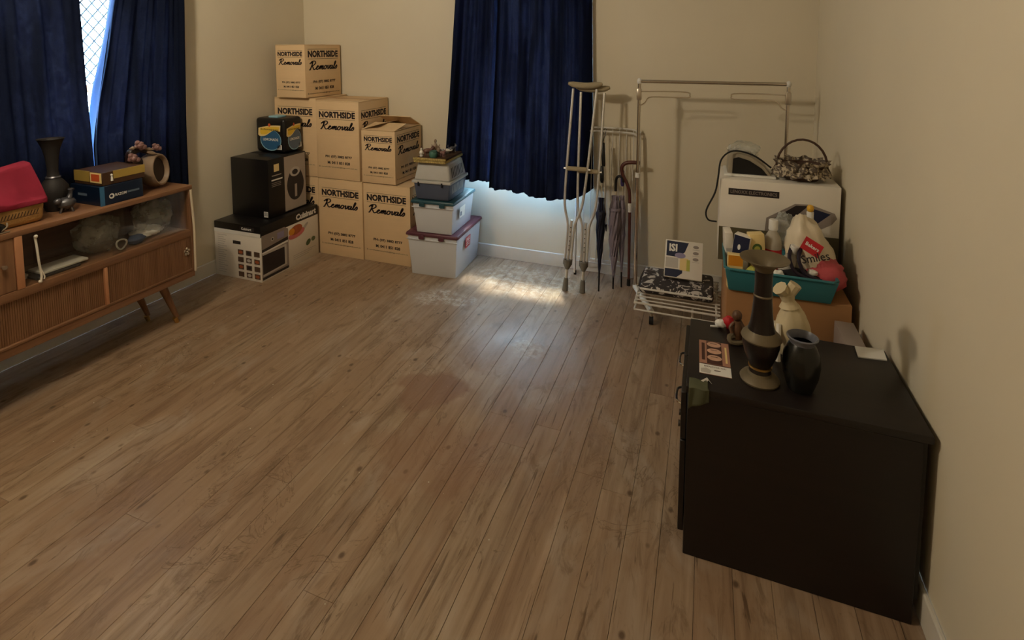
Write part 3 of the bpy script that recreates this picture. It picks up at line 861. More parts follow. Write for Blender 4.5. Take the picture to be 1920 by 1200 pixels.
# ------------------------------------------------------------------ toaster oven box, air fryer box, drink pack
def oven_box():
    x0, x1, y0, y1, z1 = -3.215, -2.797, 2.742, 3.318, 0.388
    t = thing('toaster_oven_box', 'white and black printed toaster oven carton on the floor below the air fryer box', 'appliance box', ((x0+x1)/2, (y0+y1)/2, 0))
    MB().box(x0, x1, y0, y1, 0, z1-0.075).build('body', 'white_card', t, bevel=0.003)
    MB().box(x0, x1, y0, y1, z1-0.0755, z1).build('lid', 'black_gloss_card', t, bevel=0.003)
    F = Frame((x0, y0, 0), (1, 0, 0), (0, 0, 1)); w = x1-x0
    p = MB()
    p.rect(F, 0.0, w, z1-0.0755, z1-0.048, 'white_print', 0.0012)
    p.rect(F, 0.235, 0.365, z1-0.040, z1-0.012, 'dark_print'); p.text(F, 'Cuisinart', 0.295, z1-0.027, 0.09, 'white_print', 0.03)
    for k in range(18): p.rect(F, 0.03, 0.03+0.085*(0.8+0.2*math.sin(k*2.7)), 0.03+k*0.0155, 0.034+k*0.0155, 'pale_grey_print')
    p.rect(F, 0.17, 0.24, 0.245, 0.268, 'dark_print', 0.001); p.text(F, 'RECIPES', 0.205, 0.2565, 0.055, 'white_print')
    for r in range(4):
        for c in range(3):
            xx = 0.212+c*0.072; yy = 0.018+r*0.052
            mat = ('brown_print', 'dark_print', 'roast_print', 'pale_grey_print')[(r*2+c*3) % 4]
            p.rect(F, xx, xx+0.05, yy, yy+0.036, 'brown_print', 0.0008)
            p.disc(F, xx+0.025, yy+0.018, 0.018, 0.011, mat, 0.0011, 12)
            p.rect(F, xx+0.006, xx+0.04, yy-0.008, yy-0.005, 'pale_grey_print')
    p.build('printed_panel', 'white_print', t, smooth=False)
    F = Frame((x1, y0, 0), (0, 1, 0), (0, 0, 1)); d = y1-y0
    q = MB()
    # oven picture
    q.poly(F, [(0.006, 0.03), (0.255, 0.012), (0.255, 0.30), (0.22, 0.322), (0.006, 0.322)], 'steel_print', 0.0012)
    q.poly(F, [(0.012, 0.035), (0.235, 0.045), (0.235, 0.195), (0.012, 0.20)], 'pale_grey_print', 0.0014)
    q.poly(F, [(0.012, 0.05), (0.215, 0.055), (0.215, 0.18), (0.012, 0.185)], 'dark_print', 0.0016)
    q.poly(F, [(0.008, 0.205), (0.25, 0.22), (0.25, 0.245), (0.008, 0.225)], 'dark_print', 0.0016)
    q.poly(F, [(0.008, 0.196), (0.25, 0.205), (0.25, 0.219), (0.008, 0.206)], 'white_print', 0.0018)
    q.rect(F, 0.15, 0.215, 0.255, 0.30, 'lilac_print', 0.0016)
    q.disc(F, 0.105, 0.272, 0.014, 0.014, 'pale_grey_print', 0.0016); q.disc(F, 0.105, 0.272, 0.008, 0.008, 'dark_print', 0.0018)
    q.rect(F, 0.006, 0.25, 0.012, 0.03, 'dark_print', 0.0014)
    # roast on a plate
    q.disc(F, 0.34, 0.235, 0.085, 0.03, 'pink_print', 0.0014, rot=0.12); q.disc(F, 0.335, 0.265, 0.065, 0.035, 'roast_print', 0.0016, rot=0.1)
    q.disc(F, 0.29, 0.262, 0.03, 0.025, 'orange_print', 0.0018)
    q.disc(F, 0.43, 0.262, 0.04, 0.012, 'pale_grey_print', 0.0013, rot=0.6)
    q.disc(F, 0.46, 0.13, 0.028, 0.02, 'leaf_print', 0.0014, rot=0.6); q.disc(F, 0.515, 0.14, 0.022, 0.018, 'leaf_print', 0.0014)
    for k in range(3): q.rect(F, 0.30, 0.54-0.04*k, 0.075-k*0.014, 0.079-k*0.014, 'pale_grey_print', 0.0012)
    q.text(F, 'Cuisinart', 0.445, z1-0.036, 0.215, 'white_print', 0.05, d=0.0016)
    q.build('printed_panel', 'white_print', t, smooth=False)
oven_box()
def fryer_box():
    x0, x1, y0, y1, z0, z1 = -3.205, -2.862, 2.895, 3.275, 0.3885, 0.812
    t = thing('air_fryer_box', 'black air fryer carton with a grey picture panel, on the toaster oven carton', 'appliance box', ((x0+x1)/2, (y0+y1)/2, z0))
    MB().box(x0, x1, y0, y1, z0, z1).build('body', 'black_gloss_card', t, bevel=0.004)
    MB().box(x0+0.01, x1-0.01, (y0+y1)/2-0.02, (y0+y1)/2+0.02, z1, z1+0.0008).build('tape', 'black_matte_card', t)
    F = Frame((x1, y0, z0), (0, 1, 0), (0, 0, 1)); w = y1-y0; h = z1-z0
    q = MB()
    q.rect(F, 0.155, w-0.008, 0.012, h-0.008, 'grey_print', 0.0008)
    egg = [(0.265+0.088*math.cos(a)*(1-0.16*max(0, math.sin(a))), 0.20+0.125*math.sin(a)) for a in [2*PI*k/28 for k in range(28)]]
    q.poly(F, egg, 'dark_print', 0.0011)
    q.disc(F, 0.262, 0.29, 0.052, 0.036, 'pale_grey_print', 0.0014); q.disc(F, 0.262, 0.288, 0.03, 0.02, 'dark_print', 0.0017)
    q.poly(F, [(0.255, 0.10), (0.278, 0.10), (0.280, 0.195), (0.256, 0.195)], 'grey_print', 0.0014)
    q.rect(F, 0.055, 0.105, h-0.095, h-0.042, 'cream_print', 0.0010)
    q.rect(F, 0.035, 0.125, h-0.125, h-0.118, 'grey_print', 0.0009); q.rect(F, 0.03, 0.135, h-0.158, h-0.148, 'white_print', 0.0009)
    for k in range(3): q.rect(F, 0.03, 0.12, h-0.176-0.012*k, h-0.172-0.012*k, 'steel_print', 0.0009)
    q.build('printed_panel', 'grey_print', t, smooth=False)
    F = Frame((x0, y0, z0), (1, 0, 0), (0, 0, 1))
    q = MB(); q.rect(F, 0.295, 0.332, 0.012, 0.052, 'white_print')
    for k in range(5): q.rect(F, 0.299+k*0.006, 0.302+k*0.006, 0.02, 0.048, 'dark_print', 0.0011)
    q.build('barcode_sticker', 'white_print', t, smooth=False)
fryer_box()
def drink_pack():
    x0, x1, y0, y1, z0, z1 = -3.195, -2.918, 3.125, 3.318, 0.8135, 1.072
    t = thing('soft_drink_pack', 'shrink-wrapped lemonade multipack with a yellow and blue print, on the air fryer carton', 'drink pack', ((x0+x1)/2, (y0+y1)/2, z0))
    MB().box(x0, x1, y0, y1, z0, z1).build('wrapped_body', 'black_gloss_card', t, bevel=0.024, segs=3)
    MB().box(x0+0.10, x0+0.19, y0+0.03, y0+0.12, z1-0.002, z1+0.014).build('carry_handle', 'sky_print', t, bevel=0.006)
    for F, w, cm in ((Frame((x0, y0, z0), (1, 0, 0), (0, 0, 1)), x1-x0, 'blue_print'), (Frame((x1, y0, z0), (0, 1, 0), (0, 0, 1)), y1-y0, 'slate_print')):
        q = MB(); h = z1-z0; D = 0.0012
        q.disc(F, 0.53*w, 0.36*h, 0.36*w, 0.31*h, 'sky_print', D); q.disc(F, 0.53*w, 0.37*h, 0.34*w, 0.295*h, cm, D+0.0003)
        top = [(0.12+0.76*i/10, 0.70+0.10*(i/10)+0.03*math.sin(i/10*PI)) for i in range(11)]
        bot = [(0.86-0.70*i/10, 0.62-0.06*(i/10)-0.055*math.sin(i/10*PI*2)*-1-0.10*(i/10)**3) for i in range(11)]
        q.poly(F, [(a*w, b*h) for a, b in bot+[(0.10, 0.50)]+top], 'cream_print', D+0.0006)
        q.poly(F, [((a-0.5)*0.88*w+0.5*w, (b-0.66)*0.72*h+0.655*h) for a, b in bot+[(0.13, 0.52)]+top], 'yellow_print', D+0.0009)
        q.text(F, 'Schweppes', 0.50*w, 0.665*h, 0.62*w, 'olive_print', 0.02, h=0.075*h, d=D+0.0013, shear=0.2)
        q.text(F, 'LEMONADE', 0.53*w, 0.38*h, 0.52*w, 'white_print', 0.02, h=0.075*h, d=D+0.0013)
        q.disc(F, 0.5*w, 0.80*h, 0.045*w, 0.05*h, 'orange_label', D+0.0012)
        q.rect(F, 0.74*w, 0.90*w, 0.10*h, 0.24*h, 'white_print', D)
        for k in range(4): q.rect(F, (0.76+0.03*k)*w, (0.775+0.03*k)*w, 0.12*h, 0.22*h, 'dark_print', D+0.0004)
        q.build('printed_panel', 'yellow_print', t, smooth=False)
drink_pack()

# ------------------------------------------------------------------ plastic bins, pet carrier, box of ornaments
BRZ = R(3.2)
def bin_(name, label, c, wx, wy, h, z0, taper, lidmat, lid_over, bodymat, extra=None):
    t = thing(name, label, 'storage bin', (c[0], c[1], z0), BRZ)
    def B(mb, *a, **k): return mb.build(*a, world=False, parent=t, **k)
    hx, hy = wx/2, wy/2
    # open tub with wall thickness
    o = [(-hx+taper, hx-taper, -hy+taper, hy-taper, 0.0), (-hx, hx, -hy, hy, h)]
    wl = 0.004
    mb = MB(); vs = []
    for (a, b, cc, d, z) in (o[0], o[1], (o[1][0]+wl, o[1][1]-wl, o[1][2]+wl, o[1][3]-wl, h), (o[0][0]+wl, o[0][1]-wl, o[0][2]+wl, o[0][3]-wl, wl)):
        vs += [(a, cc, z), (b, cc, z), (b, d, z), (a, d, z)]
    fs = [(3, 2, 1, 0), (12, 13, 14, 15)]
    for k in range(3):
        for q in range(4): fs.append((k*4+q, k*4+(q+1) % 4, k*4+4+(q+1) % 4, k*4+4+q))
    mb.add(vs, fs); B(mb, 'tub', bodymat, bevel=0.012, segs=3)
    # rib below the rim
    rb = MB(); e = 0.006
    rb.frustum((-hx-e+0.002, hx+e-0.002, -hy-e+0.002, -hy+0.003, h-0.045), (-hx-e, hx+e, -hy-e, -hy+0.003, h-0.036))
    B(rb, 'rim_rib', bodymat, bevel=0.002, segs=1)
    L = lid_over
    lid = MB(); lid.frustum((-hx-L, hx+L, -hy-L, hy+L, h-0.014), (-hx-L+0.004, hx+L-0.004, -hy-L+0.004, hy+L-0.004, h+0.010))
    lo = B(lid, 'lid', lidmat, bevel=0.008, segs=2)
    li = MB(); li.box(-hx+0.03, hx-0.03, -hy+0.03, hy-0.03, h+0.0095, h+0.0115)
    B(li, 'lid_panel', lidmat, bevel=0.001, segs=1)
    for s in (-1, 1):
        MBc = MB().box(s*0.075-0.02, s*0.075+0.02, -hy-L-0.007, -hy-L+0.004, h-0.032, h-0.004)
        B(MBc, 'clip', lidmat, bevel=0.003, segs=1)
    if extra: extra(t, B, hx, hy, h)
    return t, h+0.0115
def red_sticker(t, B, hx, hy, h):
    F = Frame((hx-0.006, -hy, 0), (0, 1, 0), (0.06, 0, 1)); q = MB()
    q.rect(F, 0.14, 0.235, 0.175, 0.255, 'red_print', 0.001); q.text(F, 'SALE', 0.188, 0.235, 0.07, 'white_print', 0.02, d=0.0016); q.text(F, '$12', 0.188, 0.2, 0.06, 'white_print', 0.02, d=0.0016)
    B(q, 'red_price_sticker', 'red_print', smooth=False)
def white_sticker(t, B, hx, hy, h):
    F = Frame((hx-0.006, -hy, 0), (0, 1, 0), (0.09, 0, 1)); q = MB()
    q.rect(F, 0.10, 0.20, 0.095, 0.175, 'white_print', 0.001); q.rect(F, 0.115, 0.14, 0.11, 0.14, 'slate_print', 0.0016)
    B(q, 'paper_sticker', 'white_print', smooth=False)
_, hA = bin_('storage_bin', 'large frosted storage bin with a maroon lid, lowest of the stack', (-1.772, 3.474), 0.375, 0.475, 0.300, 0.0, 0.022, 'maroon_plastic', 0.012, 'frosted_plastic', red_sticker)
zB = hA+0.001
_, hB = bin_('storage_bin', 'smaller clear storage bin with a dark teal lid on the maroon lidded bin', (-1.755, 3.425), 0.305, 0.40, 0.225, zB, 0.022, 'teal_dark_plastic', 0.012, 'frosted_plastic', white_sticker)
# folded white cloth seen through the second bin
zc = zB+hB+0.001
def crumpled(name, label, cat, c, r, mat, seed, amp=0.3, freq=2.2, flat=None):
    t = MB(); zz = c[2]-r[2]
    def fn(p, d): return Vector((p.x, p.y, max(p.z, -r[2]*0.98)))
    t.blob(c, r, amp, freq, seed, 26, 16, fn=fn)
    o = t.build(name, mat, angle=60)
    return tag(o, label, cat)
crumpled('folded_linen', 'white crumpled linen inside the clear bin with the teal lid', 'linen', (-1.755, 3.40, zB+0.088), (0.105, 0.15, 0.075), 'paper_white', 4, 0.15)
def pet_carrier():
    t = thing('pet_carrier', 'pet carrier with light grey top and slate blue base on the stacked bins', 'pet carrier', (-1.755, 3.372, zc), BRZ)
    def B(mb, *a, **k): return mb.build(*a, world=False, parent=t, **k)
    hx, hy = 0.137, 0.156
    B(MB().frustum((-hx+0.014, hx-0.014, -hy+0.014, hy-0.014, 0), (-hx, hx, -hy, hy, 0.128)), 'base_shell', 'slate_carrier_plastic', bevel=0.014, segs=3)
    B(MB().box(-hx-0.009, hx+0.009, -hy-0.009, hy+0.009, 0.120, 0.138), 'flange', 'grey_carrier_plastic', bevel=0.004, segs=2)
    up = B(MB().frustum((-hx+0.002, hx-0.002, -hy+0.002, hy-0.002, 0.136), (-hx+0.022, hx-0.022, -hy+0.030, hy-0.030, 0.262)), 'top_shell', 'grey_carrier_plastic', bevel=0.016, segs=3)
    # vertical vent slots on the long side of both shells
    for k in range(8):
        y = -0.095+k*0.026
        xa = lambda z: hx-0.002-0.020*((z-0.136)/0.126)
        z0, z1 = 0.155, 0.225
        B(MB().add([(xa(z0)+0.0012, y-0.005, z0), (xa(z0)+0.0012, y+0.005, z0), (xa(z1)+0.0012, y+0.005, z1), (xa(z1)+0.0012, y-0.005, z1)], [(0, 1, 2, 3)]), 'vent_slot', 'vent_dark', smooth=False)
        xb = lambda z: hx-0.014*(1-z/0.128)
        z0, z1 = 0.045, 0.105
        B(MB().add([(xb(z0)+0.0012, y-0.005, z0), (xb(z0)+0.0012, y+0.005, z0), (xb(z1)+0.0012, y+0.005, z1), (xb(z1)+0.0012, y-0.005, z1)], [(0, 1, 2, 3)]), 'vent_slot', 'grey_carrier_plastic', smooth=False)
    for x in (-0.10, 0.075):
        B(MB().box(x, x+0.012, -hy-0.011, -hy-0.004, 0.100, 0.130), 'latch', 'vent_dark', bevel=0.002, segs=1)
    return zc+0.262
zd = pet_carrier()+0.001
def gold_box():
    t = thing('brocade_box', 'flat dark box with a gold brocade rim on the pet carrier, holding ornaments', 'box', (-1.765, 3.368, zd), BRZ)
    def B(mb, *a, **k): return mb.build(*a, world=False, parent=t, **k)
    hx, hy = 0.118, 0.160
    B(MB().box(-hx, hx, -hy, hy, 0, 0.016), 'base', 'brocade_gold', bevel=0.003)
    B(MB().box(-hx+0.006, hx-0.006, -hy+0.012, hy, 0.0162, 0.031), 'lid', 'chocolate_card', bevel=0.002)
    B(MB().box(-hx-0.004, hx+0.004, -hy-0.003, -hy+0.0115, 0.017, 0.034), 'gold_edge', 'brocade_gold', bevel=0.003)
    return zd+0.031
ze = gold_box()+0.0005
# ornaments on it
def figurine_lathe(name, label, cat, x, y, z, prof, mat, lid=None):
    t = MB().lathe(prof, 14, (x, y, z)); o = t.build(name, mat); return tag(o, label, cat)
def animal_ornament(name, label, x, y, s, mat, rz):
    t = thing(name, label, 'ornament', (x, y, ze), rz)
    def B(mb, *a, **k): return mb.build(*a, world=False, parent=t, **k)
    b = MB(); b.blob((0, 0, 0.030*s), (0.030*s, 0.016*s, 0.016*s), 0.12, 2, 3, 14, 8)
    b.blob((0.030*s, 0, 0.048*s), (0.012*s, 0.009*s, 0.011*s), 0.1, 2, 5, 10, 6)
    b.tube([(0.018*s, 0, 0.035*s), (0.028*s, 0, 0.046*s)], [0.011*s, 0.008*s], 8)
    for ex in (-1, 1): b.tube([(0.027*s, ex*0.006*s, 0.055*s), (0.024*s, ex*0.009*s, 0.068*s)], [0.004*s, 0.001*s], 5)
    B(b, 'body', mat)
    for lx in (-0.018, 0.018):
        for ly in (-0.008, 0.008): B(MB().tube([(lx*s, ly*s, 0.028*s), (lx*s, ly*s, 0)], 0.005*s, 6), 'leg', mat)
    B(MB().tube([(-0.028*s, 0, 0.034*s), (-0.042*s, 0, 0.046*s), (-0.040*s, 0, 0.060*s)], 0.003*s, 5), 'tail', mat)
for (x, y, s, mat, rz, lb) in ((-1.815, 3.30, 1.15, 'brown_ceramic', 0.6, 'red-brown ceramic animal ornament on the gold rimmed box, second from the front left'),
                               (-1.748, 3.335, 1.1, 'shell_ceramic', 2.2, 'beige ceramic animal ornament behind the little green pot'),
                               (-1.700, 3.30, 0.9, 'rose_ceramic', -0.5, 'pinkish ceramic animal ornament at the right of the little green pot'),
                               (-1.715, 3.485, 0.9, 'pewter', 0.9, 'grey metal animal ornament at the far end of the gold rimmed box')):
    animal_ornament('animal_figurine', lb, x, y, s, mat, rz)
figurine_lathe('bird_figurine', 'small glossy white bird figurine at the front left of the gold rimmed box', 'ornament', -1.846, 3.262, ze, [(0.012, 0), (0.014, 0.006), (0.010, 0.012), (0.016, 0.024), (0.013, 0.036), (0.007, 0.042), (0.009, 0.050), (0.004, 0.058), (0.0, 0.059)], 'white_ceramic')
figurine_lathe('glass_pot', 'little green glass pot among the ornaments', 'ornament', -1.752, 3.262, ze, [(0.026, 0), (0.030, 0.012), (0.030, 0.034), (0.026, 0.040), (0.028, 0.044), (0.024, 0.044), (0.022, 0.036), (0.0, 0.034)], 'green_glass')
figurine_lathe('standing_figurine', 'tall pale standing figurine in the middle of the ornaments', 'ornament', -1.785, 3.355, ze, [(0.024, 0), (0.026, 0.010), (0.018, 0.035), (0.020, 0.055), (0.010, 0.075), (0.006, 0.082), (0.011, 0.094), (0.008, 0.106), (0.0, 0.112)], 'shell_ceramic')
figurine_lathe('oval_dish', 'shallow pale ceramic dish behind the ornaments', 'ornament', -1.742, 3.435, ze, [(0.022, 0), (0.026, 0.006), (0.044, 0.016), (0.048, 0.022), (0.043, 0.021), (0.024, 0.010), (0.0, 0.009)], 'white_ceramic')

# ------------------------------------------------------------------ crutches
def crutch(label, foot, top):
    t = thing('crutch', label, 'crutch', foot, 0, 'pair of underarm crutches')
    F0 = Vector(foot); A = Vector(top)-F0; X = Vector((1, 0, 0)); N = A.normalized().cross(X).normalized()
    P = lambda k, s=0.0, n=0.0: F0+A*k+X*s+N*n
    for s in (-1, 1):
        MB().tube([P(0.985, s*0.078), P(0.62, s*0.070), P(0.45, s*0.062), P(0.385, s*0.048), P(0.335, s*0.026), P(0.29, s*0.021), P(0.135, s*0.020)], 0.0085, 10, smooth=4).build('upright', 'aluminium', t)
        MB().tube([P(0.155, s*0.020), P(0.128, s*0.020)], 0.0105, 10).build('end_cap', 'grey_rubber', t)
    MB().tube([P(0.345), P(0.06)], 0.0095, 10).build('leg', 'aluminium', t)
    q = MB()
    for k in range(6): q.tube([P(0.20+0.022*k, 0, -0.0085), P(0.20+0.022*k, 0, -0.0102)], 0.0035, 8)
    q.build('adjustment_holes', 'vent_dark', t)
    MB().tube([P(0.150), P(0.125), P(0.105)], [0.030, 0.026, 0.012], 12).build('collar', 'grey_rubber', t)
    MB().tube([P(0.062), P(0.05), P(0.012), P(0.0, 0, 0)], [0.012, 0.016, 0.019, 0.020], 12).build('rubber_tip', 'grey_rubber', t)
    MB().tube([P(0.595, -0.066), P(0.595, 0.066)], 0.0155, 12).build('hand_grip', 'beige_foam', t)
    for s in (-1, 1): MB().tube([P(0.595, s*0.066), P(0.595, s*0.088)], 0.006, 8).build('wing_nut', 'aluminium', t)
    pad = []
    for k in range(9):
        s = -0.112+0.224*k/8; pad.append(P(1.0, s)+Vector((0, 0, 0.014*((k-4)/4)**2)))
    MB().tube(pad, [0.010, 0.019, 0.021, 0.021, 0.021, 0.021, 0.021, 0.019, 0.010], 12, smooth=3).build('underarm_pad', 'beige_foam', t)
crutch('aluminium underarm crutch in front, nearest the curtain opening', (-0.842, 3.368, 0.0), (-0.750, 3.490, 1.349))
crutch('aluminium underarm crutch behind the other, further right', (-0.727, 3.372, 0.0), (-0.708, 3.530, 1.3235))

# ------------------------------------------------------------------ white folded airer panel, umbrellas, canes
def airer_panel():
    t = thing('folded_clothes_airer', 'white wire clothes airer folded flat against the back wall', 'clothes airer', (-0.63, 3.655, 0))
    x0, x1, yb, yt, h = -0.838, -0.415, 3.640, 3.700, 1.045
    Y = lambda z: yb+(yt-yb)*z/h
    P = lambda x, z: (x, Y(z), z)
    for dz, dy in ((0, 0), (-0.022, -0.018)):
        q = MB(); q.tube([(p[0], p[1]+dy, p[2]) for p in (P(x0, 0.02), P(x0, h-0.09+dz), P(x0+0.02, h-0.02+dz), P(x0+0.08, h+dz), P(x1-0.08, h+dz), P(x1-0.02, h-0.02+dz), P(x1, h-0.09+dz), P(x1, 0.02))], 0.0065, 8, smooth=4)
        q.build('outer_frame', 'white_wire', t)
    for k in range(8):
        x = x0+0.05+k*0.047
        MB().tube([P(x, h-0.004), P(x, 0.10)], 0.0028, 6).build('wire', 'white_wire', t)
    MB().tube([P(x0, 0.10), P(x1, 0.10)], 0.005, 6).build('lower_bar', 'white_wire', t)
    for x in (x0, x1): MB().tube([P(x, 0.03), P(x, 0.0)], 0.010, 8).build('foot', 'black_rubber', t)
airer_panel()
def umbrella(label, foot, top, mat, gripmat, hook, r=0.030, c0=0.10, c1=0.78):
    t = thing('umbrella', label, 'umbrella', foot)
    F0 = Vector(foot); A = Vector(top)-F0; L = A.length; d = A.normalized()
    P = lambda k: F0+A*k
    MB().tube([P(0), P(c0+0.03)], [0.005, 0.006], 8).build('tip', 'black_plastic', t)
    MB().tube([P(c0), P(0.90)], 0.004, 6).build('shaft', 'chrome', t)
    # furled canopy: eight pleats wrapped round the shaft
    up = Vector((1, 0, 0)); up = (up-d*up.dot(d)).normalized(); w = d.cross(up)
    mb = MB(); nu = 32; rows = [(c0, 0.10), (c0+0.06, 0.30), (c0+0.2, 0.62), (c0+0.35, 0.92), (c0+0.48, 1.0), (c1-0.10, 0.82), (c1-0.04, 0.55), (c1, 0.60)]
    vs = []
    for (k, s) in rows:
        for i in range(nu):
            a = 2*PI*i/nu+k*3.0
            rr = r*s*(0.72+0.28*math.cos(8*a/1.0+k*4))
            vs.append(P(k)+(up*math.cos(a)+w*math.sin(a))*rr)
    fs = [(j*nu+i, j*nu+(i+1) % nu, (j+1)*nu+(i+1) % nu, (j+1)*nu+i) for j in range(len(rows)-1) for i in range(nu)]
    fs.append(tuple(range(nu-1, -1, -1))); fs.append(tuple((len(rows)-1)*nu+i for i in range(nu)))
    mb.add(vs, fs); mb.build('canopy', mat, t, angle=70)
    MB().tube([P(c1-0.14)+up*0.001, P(c1-0.115)], r*0.86, 12).build('strap', mat, t)
    if hook:
        g = [P(0.88), P(0.96), P(1.0)+Vector((0.004, 0, 0.0)), P(1.0)+Vector((0.022, -0.004, 0.016)), P(1.0)+Vector((0.044, -0.006, 0.006)), P(0.985)+Vector((0.048, -0.006, -0.012))]
        MB().tube(g, 0.009, 8, smooth=3).build('handle', gripmat, t)
    else:
        MB().tube([P(0.86), P(0.88), P(0.99), P(1.0)], [0.008, 0.013, 0.013, 0.008], 10).build('handle', gripmat, t)
umbrella('dark navy folded umbrella standing on its tip beside the crutches', (-0.630, 3.430, 0.0), (-0.652, 3.612, 0.80), 'navy_nylon', 'black_plastic', False, 0.036, 0.13, 0.74)
umbrella('lilac grey folded umbrella between the navy umbrella and the brown cane', (-0.548, 3.500, 0.0), (-0.560, 3.622, 0.72), 'lilac_nylon', 'black_plastic', True, 0.046, 0.09, 0.84)
umbrella('short folded umbrella with a purple grip leaning behind the brown cane', (-0.500, 3.545, 0.0), (-0.520, 3.640, 0.775), 'lilac_nylon', 'purple_grip', False, 0.028, 0.10, 0.78)
def walking_pole():
    t = thing('walking_pole', 'short silver pole with a black grip hung on the white airer', 'walking stick', (-0.612, 3.585, 0.36))
    a = Vector((-0.655, 3.632, 0.955)); b = Vector((-0.610, 3.560, 0.365)); P = lambda k: a+(b-a)*k
    MB().tube([P(0.0), P(0.01), P(0.25), P(0.27)], [0.010, 0.013, 0.0125, 0.009], 10).build('grip', 'black_plastic', t)
    MB().tube([P(0.26), P(0.60)], 0.0085, 10).build('upper_tube', 'aluminium', t)
    MB().tube([P(0.60), P(0.93)], 0.0065, 10).build('lower_tube', 'aluminium', t)
    MB().tube([P(0.92), P(0.94), P(1.0)], [0.009, 0.008, 0.003], 8).build('tip', 'black_plastic', t)
    MB().tube([P(0.0), P(0)+Vector((0.01, 0.02, 0.045)), P(0)+Vector((0.012, 0.056, 0.082)), P(0)+Vector((-0.005, 0.06, 0.08)), P(0.0)], 0.0022, 5, smooth=4).build('wrist_strap', 'black_cloth', t)
walking_pole()
def cane():
    t = thing('walking_cane', 'brown wooden walking cane with a bent handle leaning on the airer', 'walking stick', (-0.458, 3.60, 0))
    q = [(-0.458, 3.590, 0.03), (-0.462, 3.605, 0.35), (-0.466, 3.615, 0.60), (-0.482, 3.618, 0.68), (-0.514, 3.620, 0.745), (-0.522, 3.620, 0.795), (-0.500, 3.620, 0.826), (-0.455, 3.620, 0.836), (-0.405, 3.618, 0.836)]
    MB().tube(q, [0.0085, 0.010, 0.011, 0.0115, 0.012, 0.0125, 0.013, 0.0135, 0.013], 10, smooth=4).build('stick', 'mahogany', t)
    MB().tube([(-0.458, 3.588, 0.0), (-0.458, 3.590, 0.045)], [0.013, 0.011], 10).build('rubber_tip', 'black_rubber', t)
    MB().tube([(-0.4635, 3.609, 0.50), (-0.4645, 3.612, 0.56)], 0.0122, 10).build('white_band', 'white_plastic', t)
cane()

# ------------------------------------------------------------------ garment rack
def garment_rack():
    t = thing('garment_rack', 'chrome garment rack on castors with folding end arms', 'garment rack', (0.0, 3.38, 0))
    xl, xr, y, h = -0.393, 0.425, 3.40, 1.392
    for x in (xl, xr):
        MB().tube([(x, y, 0.07), (x, y, 0.80)], 0.0125, 12).build('pole', 'chrome', t)
        MB().tube([(x, y, 0.80), (x, y, h-0.01)], 0.0095, 12).build('pole', 'chrome', t)
        MB().tube([(x, y, 0.79), (x, y, 0.82)], 0.015, 12).build('collar', 'white_plastic', t)
        MB().blob((x, y, h), (0.015, 0.015, 0.02), 0, nu=12, nv=8).build('cap', 'white_plastic', t)
    MB().tube([(xl, y, h), (xr, y, h)], 0.0105, 12).build('rail', 'chrome', t)
    for x, s in ((xl, 1), (xr, -1)):
        br = MB().box(x-0.014, x+0.014, y-0.020, y+0.010, h-0.115, h-0.045); br.build('arm_hinge', 'nickel', t, bevel=0.004)
        z = h-0.062
        loop = [(x+s*0.012, y-0.014, z), (x+s*0.14, y-0.014, z+0.004), (x+s*0.28, y-0.014, z+0.002), (x+s*0.295, y-0.014, z-0.014), (x+s*0.28, y-0.014, z-0.030), (x+s*0.12, y-0.014, z-0.030), (x+s*0.06, y-0.014, z-0.036), (x+s*0.035, y-0.014, z-0.07), (x+s*0.012, y-0.014, z-0.085)]
        MB().tube(loop, 0.004, 6, smooth=3).build('folding_arm', 'chrome', t)
    for x, e in ((xl, 0.128), (xr, -0.02)):
        f = MB(); a = Vector((x, y+0.14, 0.075)); b = Vector((x+e, y-(0.282 if e > 0 else 0.20), 0.075)); f.tube([a, (x, y, 0.085), b], 0.017, 10); f.build('foot_bar', 'white_plastic', t)
        for p in (a, b):
            MB().tube([p+Vector((0, 0, -0.01)), p+Vector((0, 0, -0.028))], 0.008, 8).build('castor_stem', 'nickel', t)
            MB().tube([p+Vector((-0.011, 0, -0.052)), p+Vector((0.011, 0, -0.052))], 0.023, 14).build('castor_wheel', 'black_rubber', t)
    MB().tube([(xl, y, 0.10), (xr, y, 0.10)], 0.009, 10).build('lower_rail', 'chrome', t)
garment_rack()

# ------------------------------------------------------------------ low white wire airer with things on it
def low_airer():
    t = thing('wire_drying_rack', 'low white wire drying rack standing before the garment rack', 'drying rack', (-0.1, 3.2, 0))
    x0, x1, y0, y1, z = -0.340, 0.080, 2.93, 3.36, 0.200
    yb = 3.36
    for x in (x0, x1):
        MB().tube([(x, y0, z), (x, yb, z)], 0.006, 8).build('side_rail', 'white_wire', t)
        MB().tube([(x, y0, z-0.035), (x, yb, z-0.035)], 0.005, 8).build('side_rail', 'white_wire', t)
    n = 10
    for k in range(n+1):
        y = y0+(yb-y0)*k/n
        MB().tube([(x0-0.004, y, z+0.004), (x1+0.018, y, z+0.004)], 0.0038 if k else 0.006, 6).build('wire', 'white_wire', t)
    MB().tube([(x0, y0, z-0.035), (x1+0.018, y0, z-0.035)], 0.005, 8).build('wire', 'white_wire', t)
    for (x, y) in ((x0+0.300, y0+0.03), (x1+0.008, y0+0.03), (x0+0.012, yb-0.01), (x1+0.008, yb-0.01)):
        MB().tube([(x, y, z), (x, y, 0.012)], 0.006, 8).build('leg', 'white_wire', t)
        MB().tube([(x, y, 0.016), (x, y, 0.0)], 0.009, 8).build('foot', 'black_rubber', t)
low_airer()
